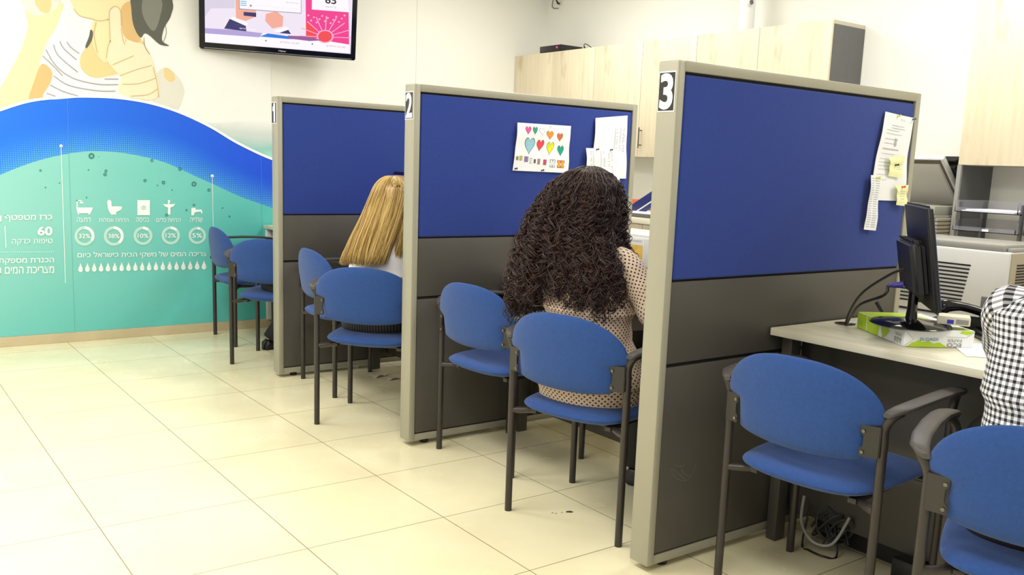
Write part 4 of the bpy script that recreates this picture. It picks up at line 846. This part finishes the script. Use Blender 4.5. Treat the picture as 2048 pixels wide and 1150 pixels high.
# ================================================================== PEOPLE
skinm = mat('skin', (226, 184, 152), .55, var=.03, vscale=20)
def limb(b, pts, rad, sub=5, n=16): b.tube(pts, rad, n=n, sub=sub)
def ell(c, l, f, w, d, n=32, e=.9):
    o = []
    for k in range(n):
        a = 2*PI*k/n; ca, sa = math.cos(a), math.sin(a)
        o.append(c+l*(w*math.copysign(abs(ca)**e, ca))+f*(d*math.copysign(abs(sa)**e, sa)))
    return o
def hand(b, wr, f, dn, l, s, sc=1.0):
    """palm, four fingers and a thumb; f forward, l left, s=+1 left hand"""
    wr = Vector(wr); pc = wr+f*.05*sc+dn*.004
    R = []
    for k, (t, w_, h) in enumerate([(0, .024, .017), (.02, .030, .015), (.05, .038, .014), (.078, .038, .012), (.088, .030, .008)]): R.append(ell(wr+f*t*sc+dn*.002*k, l, Vector((0, 0, 1)), w_*sc, h*sc, 16))
    b.rings(R)
    for k, (off, ln) in enumerate([(-.030, .058), (-.010, .070), (.011, .075), (.031, .066)]):
        base = wr+f*.078*sc+l*(off*-s)*sc; sp_ = (f+l*(off*-s*2.2)).normalized()
        limb(b, [base, base+sp_*ln*.4*sc+Vector((0, 0, .006)), base+sp_*ln*.75*sc+dn*.004, base+sp_*ln*sc+dn*.014], [.0085, .008, .0075, .0062], 3, 10)
    tb = wr+f*.022*sc+l*(-s*.026)*sc; td = (f*.75+l*-s*.65).normalized()
    limb(b, [tb, tb+td*.03+dn*.004, tb+td*.056+dn*.010], [.012, .0105, .008], 3, 10)
def person(label, pel, head, ang, lean=0, sh=.18, shirt=None, pants=None, shz=.93, hip=.165, waist=.13, feet=None, arms=None, hairf=None, hemz=.43, shoe=None, sleeve=True, chest_d=.105, shc=None, skirtband=False):
    f = Vector((math.cos(ang), math.sin(ang), 0)); l = Vector((-f.y, f.x, 0)); Z = Vector((0, 0, 1)); pel = Vector(pel); head = Vector(head); dn = -Z
    shc = Vector(shc) if shc else pel*.35+head*.65; shc.z = shz
    loc = (pel.x, pel.y, 0)
    def sp(t): # spine curve
        return pel*(1-t)**2+(pel*.5+shc*.5-f*.02)*2*t*(1-t)+shc*t*t
    prof = [(-.17, hip*.92, .115), (0, hip, .125), (.15, hip*.97, .12), (.38, waist, .095), (.6, waist*1.12, .10), (.8, sh*.93, chest_d), (.93, sh*.98, chest_d*.92), (1.0, sh*.86, .075), (1.05, sh*.55, .06), (1.09, .07, .055)]
    def cen(t): return sp(max(t, 0)) if t <= 1 and t >= 0 else (pel+Z*(t*(shz-pel.z)) if t < 0 else shc+Z*((t-1)*(shz-pel.z)))
    def torso(b, gr=0, t0=-.2, t1=2, uv=False):
        T = [p for p in prof if t0 <= p[0] <= t1]; ts = []
        for i in range(len(T)-1):
            for k in range(4): u = k/4; ts.append([T[i][j]*(1-u)+T[i+1][j]*u for j in range(3)])
        ts.append(list(T[-1])); R = []
        for t, w_, d in ts:
            g_ = gr+(.016*max(0, min(1, (.25-t)/.25)) if gr else 0)+(.004*math.sin(t*38)+.003*math.sin(t*71+1) if gr and t < .6 else 0); R.append(ell(cen(t), l, f, w_+g_, d+g_, 48, .88))
        if uv:
            us = [0]
            for j in range(48): us.append(us[-1]+(R[len(R)//2][(j+1) % 48]-R[len(R)//2][j]).length)
            vs = [0]
            for i in range(len(R)-1): vs.append(vs[-1]+abs(R[i+1][0].z-R[i][0].z)*.6+(R[i+1][12]-R[i][12]).length*.4)
            b.rings(R, uv=(us, vs))
        else: b.rings(R)
    S_ = {s: shc+l*(s*(sh-.025))-Z*.02 for s in (1, -1)}
    H_ = {s: pel+l*(s*hip*.5)+f*.02-Z*.0 for s in (1, -1)}
    b = B(); torso(b)
    nk = shc+Z*.03; limb(b, [nk-Z*.04, nk*.5+head*.5-f*.01-Z*.03, head-f*.015-Z*.03], [.056, .05, .052], 4)
    # head: cranium, jaw, nose, ears
    R = []
    for z, w_, d, o in [(-.118, .018, .02, .05), (-.11, .036, .04, .035), (-.085, .05, .062, .02), (-.05, .062, .078, .010), (0, .072, .092, 0), (.04, .073, .094, -.004), (.08, .062, .08, -.008), (.105, .040, .052, -.008), (.117, .012, .018, -.008)]: R.append(ell(head+Z*z+f*o, l, f, w_, d, 28, .95))
    b.rings(R); limb(b, [head+f*.088+Z*.012, head+f*.104-Z*.022, head+f*.094-Z*.034], [.008, .013, .009], 3, 10)
    limb(b, [head+f*.08-Z*.062+l*.022, head+f*.092-Z*.064, head+f*.08-Z*.062-l*.022], [.004, .008, .004], 3, 8)
    for s in (1, -1): limb(b, [head+l*s*.070-Z*.03, head+l*s*.078-f*.005, head+l*s*.074+Z*.025], [.007, .012, .007], 3, 10)
    arms = arms or {}
    for s in (1, -1):
        el, wr = [Vector(q) for q in arms[s]]; limb(b, [S_[s], S_[s]*.5+el*.5+l*s*.01, el, el*.5+wr*.5, wr], [.040, .040, .034, .033, .022]); fd = (wr-el); fd.z = 0; fd = fd.normalized(); ld = Vector((-fd.y, fd.x, 0)); hand(b, wr, fd, dn, ld, s)
    feet = feet or {}
    for s in (1, -1):
        kn, an = [Vector(q) for q in feet[s]]; limb(b, [H_[s], H_[s]*.5+kn*.5, kn, kn*.5+an*.5+f*-.01, an+Z*.05], [.085, .072, .054, .05, .034]); ft = an+f*.14; limb(b, [an-f*.03+Z*.03, an+f*.04+Z*.035, ft+Z*.022], [.03, .032, .022])
    body = link('person', b, skinm, loc=loc); tag(body, label, 'person')
    rm = body.modifiers.new('skin_surface', 'REMESH'); rm.mode = 'VOXEL'; rm.voxel_size = .006; rm.use_smooth_shade = True
    smo = body.modifiers.new('soften', 'SMOOTH'); smo.iterations = 3; smo.factor = .4
    for s in (1, -1):
        b = B(); b.tube([head+f*.080+l*s*.030+Z*.008, head+f*.086+l*s*.030+Z*.008], [.011, .010], n=12); e = link('eye', b, mat('eye_dark', (60, 44, 36), .2, var=.05), loc=loc); e.parent = body; e.location = (0, 0, 0)
    def child(name, b, m):
        o = link(name, b, m, loc=loc); o.location = (0, 0, 0); o.parent = body; return o
    if shirt:
        b = B(); torso(b, .012, -.2 if hemz < .5 else 0, 1.06 if hemz < .5 else 1.09, True)
        for s in (1, -1):
            el, wr = [Vector(q) for q in arms[s]]; c_ = [S_[s]-l*s*.07-Z*.01, S_[s], S_[s]*.5+el*.5+l*s*.01, el, el*.5+wr*.5, wr-(wr-el).normalized()*.02]; P, rr = smooth(c_, [.022, .050, .052, .045, .044, .034], 6); R = []; upv = None
            for i, p in enumerate(P):
                t_ = (P[min(i+1, len(P)-1)]-P[max(i-1, 0)]).normalized(); upv = upv or t_.orthogonal().normalized(); upv = (upv-t_*upv.dot(t_)).normalized(); bb = t_.cross(upv); r_ = rr[i]*(1+.04*math.sin(i*1.7))
                R.append([p+(upv*math.cos(2*PI*j/24)+bb*math.sin(2*PI*j/24))*r_ for j in range(24)])
            vs = [0]
            for i in range(len(P)-1): vs.append(vs[-1]+(P[i+1]-P[i]).length)
            b.rings(R, uv=([2*PI*.05*j/24 for j in range(25)], vs))
        child('shirt', b, shirt)
    if pants:
        b = B(); R = [ell(pel+Z*z, l, f, hip*k, .125*k+.012, 32) for z, k in ([(-.088, .8), (-.06, .98), (0, 1.0), (.05, .97)] if hemz < .5 else [(-.09, .8), (-.06, 1.02), (0, 1.06), (.06, 1.05), (.10, 1.0)])]; b.rings(R)
        for s in (1, -1):
            kn, an = [Vector(q) for q in feet[s]]; limb(b, [H_[s], H_[s]*.5+kn*.5, kn, kn*.5+an*.5, an+Z*.06], [.094, .084, .066, .062, .052])
        tr__ = child('trousers', b, pants); r2 = tr__.modifiers.new('cloth_surface', 'REMESH'); r2.mode = 'VOXEL'; r2.voxel_size = .008; r2.use_smooth_shade = True; s2 = tr__.modifiers.new('soften', 'SMOOTH'); s2.iterations = 6
    for s in (1, -1):
        an = Vector(feet[s][1]); b = B(); R = []
        for x, w_, h in [(-.06, .02, .03), (-.045, .034, .06), (0, .038, .075), (.05, .040, .06), (.11, .042, .045), (.16, .034, .035), (.185, .014, .022)]: R.append([an+f*x+l*(w_*math.cos(a))+Z*(.001+h/2+h/2*math.copysign(abs(math.sin(a))**.6, math.sin(a))) for a in [2*PI*k/18 for k in range(18)]])
        b.rings(R); child('shoe', b, shoe or M['black'])
    if hairf: hairf(body, child, head, f, l, loc)
    return body
def tubes_np(paths, radii, sides=4):
    """many thin strands -> vertex/face arrays"""
    VS, FS = [], []; base = 0; ang = np.arange(sides)*2*PI/sides
    for P, r in zip(paths, radii):
        n = len(P); T = np.gradient(P, axis=0); T /= np.linalg.norm(T, axis=1)[:, None]+1e-9
        ref = np.array([.3, .5, .81]); A_ = np.cross(T, ref); A_ /= np.linalg.norm(A_, axis=1)[:, None]+1e-9; B_ = np.cross(T, A_)
        rr = np.full(n, r); rr[0] *= .5; rr[-1] *= .15; rr[-2] *= .6
        V = P[:, None, :]+rr[:, None, None]*(np.cos(ang)[None, :, None]*A_[:, None, :]+np.sin(ang)[None, :, None]*B_[:, None, :])
        VS.append(V.reshape(-1, 3)); i = np.arange(n-1)[:, None]*sides; j = np.arange(sides)[None, :]; k = (j+1) % sides
        FS.append(np.stack([base+i+j, base+i+k, base+i+sides+k, base+i+sides+j], -1).reshape(-1, 4)); base += n*sides
    return np.concatenate(VS), np.concatenate(FS)
def np_obj(name, V, F, m, body, loc, attr=None):
    me = bpy.data.meshes.new(name); V = V-np.array(loc); me.vertices.add(len(V)); me.vertices.foreach_set('co', V.ravel()); me.loops.add(F.size); me.loops.foreach_set('vertex_index', F.ravel().astype(np.int32))
    me.polygons.add(len(F)); me.polygons.foreach_set('loop_start', np.arange(0, F.size, 4, dtype=np.int32)); me.update(calc_edges=True); me.validate()
    if attr is not None:
        a = me.attributes.new('strand', 'FLOAT', 'POINT'); a.data.foreach_set('value', attr.astype(np.float32))
    me.materials.append(m); me.shade_smooth(); o = bpy.data.objects.new(name, me); COL.objects.link(o); o.parent = body; return o
def hair_mat(name, a, b_, rough=.4, c3=None):
    m = mat(name, a, rough); g = NT(m); at = g.n('ShaderNodeAttribute'); at.attribute_name = 'strand'
    c = g.mix(at.outputs['Fac'], lin(a), lin(b_))
    if c3: c = g.mix(g.rng(at.outputs['Fac'], .8, 1, 0, 1), c, lin(c3))
    g.l(c, g.b.inputs['Base Color']); return m
def curly(body, child, head, f, l, loc):
    f3 = np.array(f); l3 = np.array(l); hd = np.array(head)
    zs = [1.224, 1.20, 1.16, 1.10, 1.03, .96, .90, .83, .77, .70, .62]
    wd = [.015, .065, .108, .135, .158, .176, .190, .200, .208, .205, .19]; dp = [.015, .065, .108, .130, .140, .150, .152, .150, .145, .14, .12]
    cy = np.array([[.215, .605], [.21, .607], [.205, .612], [.20, .622], [.185, .632], [.172, .630], [.165, .626], [.158, .622], [.15, .620], [.14, .622], [.13, .63]])
    zz = np.array(zs)[::-1]; W_ = lambda z: np.interp(z, zz, np.array(wd)[::-1]); D_ = lambda z: np.interp(z, zz, np.array(dp)[::-1]); CXY = lambda z: np.stack([np.interp(z, zz, cy[::-1, 0]), np.interp(z, zz, cy[::-1, 1]), z], -1)
    paths, rad, att = [], [], []
    for i in range(330):
        a = rng.uniform(-1, 1)*PI*.72; lam = rng.uniform(.84, 1.03) if rng.random() < .8 else rng.uniform(.55, .85)
        fly = rng.random() < .10
        if fly: lam = rng.uniform(1.03, 1.12)
        zend = rng.uniform(.70, .78)
        if abs(a) < .8: zend = max(zend, .738)
        if a > .9: zend -= rng.uniform(0, .10)
        z0 = 1.223-.018*rng.random(); n = int((z0-zend)/.0040)+16; s = np.linspace(0, 1, n)
        z = z0-(z0-zend)*(s**1.2); aa = a+rng.uniform(.08, .22)*np.sin(s*rng.uniform(4, 9)+rng.uniform(0, 6))*s
        lamv = lam+.045*np.sin(s*rng.uniform(8, 16)+rng.uniform(0, 6))*np.clip(s*3, 0, 1)
        lamv = lamv*(1+.26*np.exp(-((aa+1.15)/.6)**2)*np.clip((1.0-z)/.12, 0, 1))
        sn, cs = np.sin(aa), np.cos(aa); sx = np.sign(sn)*np.abs(sn)**.75; cx_ = np.sign(cs)*np.abs(cs)**.75
        c0_ = CXY(z)+(l3[None]*(sx*W_(z)*lamv)[:, None]-f3[None]*(cx_*D_(z)*lamv)[:, None])
        nrm_ = l3[None]*sn[:, None]-f3[None]*cs[:, None]; tn = l3[None]*cs[:, None]+f3[None]*sn[:, None]
        amp = rng.uniform(.006, .0125); per = rng.uniform(.034, .060); ph0 = rng.uniform(0, 6); dr = rng.choice([-1, 1]); tone = rng.random()
        pph = np.cumsum(2*PI*.0045/per*(1+.5*np.sin(s*7+ph0)))*dr
        for q in range(2 if fly else rng.integers(4, 8)):
            w_ = amp*np.clip((s-.04)*2.6, 0, 1)*(1+.25*np.sin(s*11+q)); ph = pph+ph0+rng.normal(0, .35)
            o1, o2 = rng.normal(0, .0035, 2)
            c = c0_+nrm_*(np.cos(ph)*w_+o1)[:, None]+tn*(np.sin(ph)*w_*1.15+o2*2.2)[:, None]
            c[:, 2] += .004*np.sin(ph*1.0+q)*np.clip(s*2, 0, 1)
            k0 = int(n*rng.uniform(0, .05)); k1 = int(n*rng.uniform(.82, 1.0)) if q else n
            paths.append(c[k0:k1]); rad.append(rng.uniform(.0008, .0019)); att.append(np.clip(tone*.6+.4*rng.random(), 0, 1))
    V, F = tubes_np(paths, rad, 4); A_ = np.concatenate([np.full(len(p)*4, t) for p, t in zip(paths, att)])
    np_obj('hair', V, F, hair_mat('dark_brown_curls', (26, 18, 18), (72, 46, 42), .45), body, loc, A_)
    b = B(); R = []
    for z in np.linspace(1.214, .78, 26):
        k = .84; c = CXY(np.array([z]))[0]; R.append([Vector(c+l3*W_(z)*k*math.cos(a)*(1+.05*math.sin(a*9+z*60))+f3*D_(z)*(k if math.sin(a) < 0 else (k*.8 if z > 1.13 else .2))*math.sin(a)*(1+.05*math.sin(a*7+z*50))) for a in [2*PI*q_/48 for q_ in range(48)]])
    b.rings(R); child('hair_underlayer', b, mat('dark_hair_core', (26, 18, 18), .7, var=.2, vscale=60))
def blond(body, child, head, f, l, loc):
    hd = np.array(head); bk_ = -np.array(f); E_ = np.array([-.89, .455, 0]); q_ = np.array([-.455, -.89, 0])  # E_ sideways fall, q_ outwards behind
    paths, rad, att = [], [], []; bcol = rng.random(90)
    def bez(P, n):
        s = np.linspace(0, 1, n)[:, None]; P = [np.array(p) for p in P]
        m_ = len(P); out = 0
        for k in range(m_): out = out+math.comb(m_-1, k)*(1-s)**(m_-1-k)*s**k*P[k]
        return out
    for i in range(2000):
        t = rng.uniform(-1, 1); dep = rng.uniform(0, 1)**.6; ph = t*PI*.55
        r1 = .088+.012*dep
        crown = hd+np.array([0, 0, .122+.010*dep])+E_*(t*.03)+q_*rng.uniform(-.045, .012)
        side = hd+E_*(math.sin(ph)*r1*1.0)+q_*(math.cos(ph)*r1*1.02)+np.array([0, 0, .05])
        side2 = hd+E_*(math.sin(ph)*r1*1.05+.03)+q_*(math.cos(ph)*r1)+np.array([0, 0, -.04])
        if t > -.42:
            u = (t+.42)/1.42; lat = .045+u*.195; ze = .748+.022*rng.random()-.010*u
        else:
            u = (t+1)/.58; lat = -.085+u*.085; ze = .775+.06*rng.random()
        end = np.array([hd[0], hd[1], ze])+E_*(lat+rng.normal(0, .006))+q_*(.075+.05*math.cos(ph)*dep+rng.normal(0, .004))
        mid = side2*.42+end*.58+q_*.018*dep+E_*(.022 if t > .2 else 0)
        p = bez([crown, crown+(side-crown)*.6+(E_*math.sin(ph)+q_*math.cos(ph))*.05+np.array([0, 0, .022]), side, side2, mid, end], 26)
        p = p+E_*(.003*np.sin(np.linspace(0, 6, 26)+i))[:, None]
        paths.append(p); rad.append(rng.uniform(.0011, .0022)); att.append(.65*bcol[int((t+1)/2*89)]+.35*rng.random())
    V, F = tubes_np(paths, rad, 3)
    # tubes have 3 sides; faces still quads
    A_ = np.concatenate([np.full(len(p)*3, t) for p, t in zip(paths, att)])
    np_obj('hair', V, F, hair_mat('blond_hair', (150, 112, 56), (226, 196, 120), .38, (244, 222, 160)), body, loc, A_)
    b = B(); R = []
    for z, r in [(.1215, .02), (.106, .056), (.066, .082), (0, .089), (-.05, .088), (-.09, .07)]:
        R.append([Vector(hd+np.array([0, 0, z])+E_*(r*math.cos(a))+q_*(r*math.sin(a)*(1 if math.sin(a) > 0 else .55))) for a in [2*PI*k/32 for k in range(32)]])
    b.rings(R); child('hair_underlayer', b, mat('ash_hair_core', (120, 88, 48), .6, var=.15, vscale=60))
def short(body, child, head, f, l, loc):
    b = B(); R = []
    for z, w_, d, o in [(-.04, .073, .06, -.04), (0, .080, .085, -.022), (.05, .082, .100, -.010), (.09, .070, .088, -.010), (.115, .045, .056, -.01), (.126, .012, .016, -.01)]: R.append(ell(Vector(head)+Vector((0, 0, z))+f*o, l, f, w_, d, 28))
    b.rings(R); child('hair', b, mat('short_dark_hair', (40, 32, 28), .7, var=.2, vscale=80, bump=.6, bscale=200))
def uvpat(name, kind):
    m = mat(name, (240, 232, 220), .85); g = NT(m); v, o = g.coords('UV')
    if kind == 'dots':
        P_ = .0172; a = g.math('DIVIDE', g.math('ADD', o[0], o[1]), P_); c = g.math('DIVIDE', g.math('SUBTRACT', g.math('ADD', o[0], 10), o[1]), P_)
        fa = g.math('SUBTRACT', g.math('FRACT', a), .5); fc = g.math('SUBTRACT', g.math('FRACT', c), .5); d = g.math('ADD', g.math('MULTIPLY', fa, fa), g.math('MULTIPLY', fc, fc))
        g.l(g.mix(g.math('LESS_THAN', d, .062), lin((216, 192, 168)), lin((46, 34, 34))), g.b.inputs['Base Color'])
    else:
        P_ = .0150; fa = g.math('LESS_THAN', g.math('FRACT', g.math('DIVIDE', o[0], P_)), .46); fc = g.math('LESS_THAN', g.math('FRACT', g.math('DIVIDE', o[1], P_)), .46)
        s_ = g.math('ADD', fa, fc); c = g.mix(g.rng(s_, 0, 1, 0, 1), lin((244, 244, 246)), lin((150, 150, 158))); c = g.mix(g.math('GREATER_THAN', s_, 1.5), c, lin((26, 26, 32))); g.l(c, g.b.inputs['Base Color'])
    return m
trs = mat('black_trousers', (30, 29, 30), .8, var=.1, vscale=40)
person('woman with long dark curly hair in a cream dotted blouse, seated, back turned', (.165, .485, .50), (.215, .612, 1.085), math.radians(15.7), sh=.165, shirt=uvpat('dotted_blouse', 'dots'), pants=trs, shz=.925, hip=.172, waist=.14,
       arms={1: ((.30, .76, .76), (.53, .80, .757)), -1: ((.27, .29, .72), (.53, .40, .757))}, feet={1: ((.59, .66, .52), (.56, .63, 0)), -1: ((.62, .46, .52), (.60, .44, 0))}, hairf=curly, shc=(.19, .565, .925))
stp = mat('black_pinstripe', (38, 37, 38), .8); g = NT(stp); v, o = g.coords(); g.l(g.mix(g.math('LESS_THAN', g.math('FRACT', g.math('MULTIPLY', g.math('SUBTRACT', o[0], o[1]), 55)), .12), lin((34, 33, 34)), lin((120, 118, 116))), g.b.inputs['Base Color'])
person('woman with long straight blond hair in a white blouse, seated with her back turned', (.10, 1.945, .50), (.14, 1.87, 1.012), math.radians(42), sh=.148, shirt=mat('white_blouse', (240, 236, 232), .8, var=.02, vscale=20, bump=.3, bscale=30), pants=stp, shz=.855, hip=.165, waist=.135,
       arms={1: ((.25, 2.13, .70), (.53, 2.20, .757)), -1: ((.33, 1.82, .745), (.56, 1.95, .757))}, feet={1: ((.50, 2.16, .50), (.585, 2.04, 0)), -1: ((.56, 1.98, .50), (.66, 1.88, 0))}, hairf=blond, hemz=.6, shc=(.13, 1.915, .855))
person('person in a black and white checked shirt, seated at the right edge', (.235, -1.0, .50), (.27, -1.04, 1.16), math.radians(28), sh=.165, shirt=uvpat('checked_shirt', 'check'), pants=trs, shz=.968, hip=.165, waist=.140, hemz=.6,
       arms={1: ((.44, -.80, .745), (.66, -.72, .757)), -1: ((.44, -1.17, .745), (.70, -1.05, .757))}, feet={1: ((.58, -.70, .52), (.55, -.72, 0)), -1: ((.66, -.86, .52), (.62, -.88, 0))}, hairf=short, shc=(.25, -1.015, .968))
person('person in black behind partition 1\'s post, only a dark leg and shoe showing', (.22, 3.27, .50), (.50, 3.2, 1.0), math.radians(30), sh=.165, shirt=mat('black_top', (34, 34, 38), .8, var=.05), pants=trs, shz=.86, hip=.155, waist=.13,
       arms={1: ((.45, 3.38, .76), (.62, 3.42, .757)), -1: ((.50, 3.10, .76), (.68, 3.15, .757))}, feet={1: ((.50, 3.62, .50), (.255, 3.69, 0)), -1: ((.56, 3.35, .52), (.5, 3.32, 0))}, hairf=short, shc=(.40, 3.22, .86))

GROUPS = {'office_partition': 'office partitions between the desks', 'service_desk': 'service desks between the partitions', 'wall_cabinet': 'oak wall cabinets over the back counter', 'sticky_note': 'sticky notes on partition 3', 'desk_tray': 'letter trays on the back counter', 'paper_scrap': 'paper scraps on the floor'}
for o in list(COL.objects):
    k = o.name.split('.')[0]
    if o.parent is None and k in GROUPS: o['group'] = GROUPS[k]
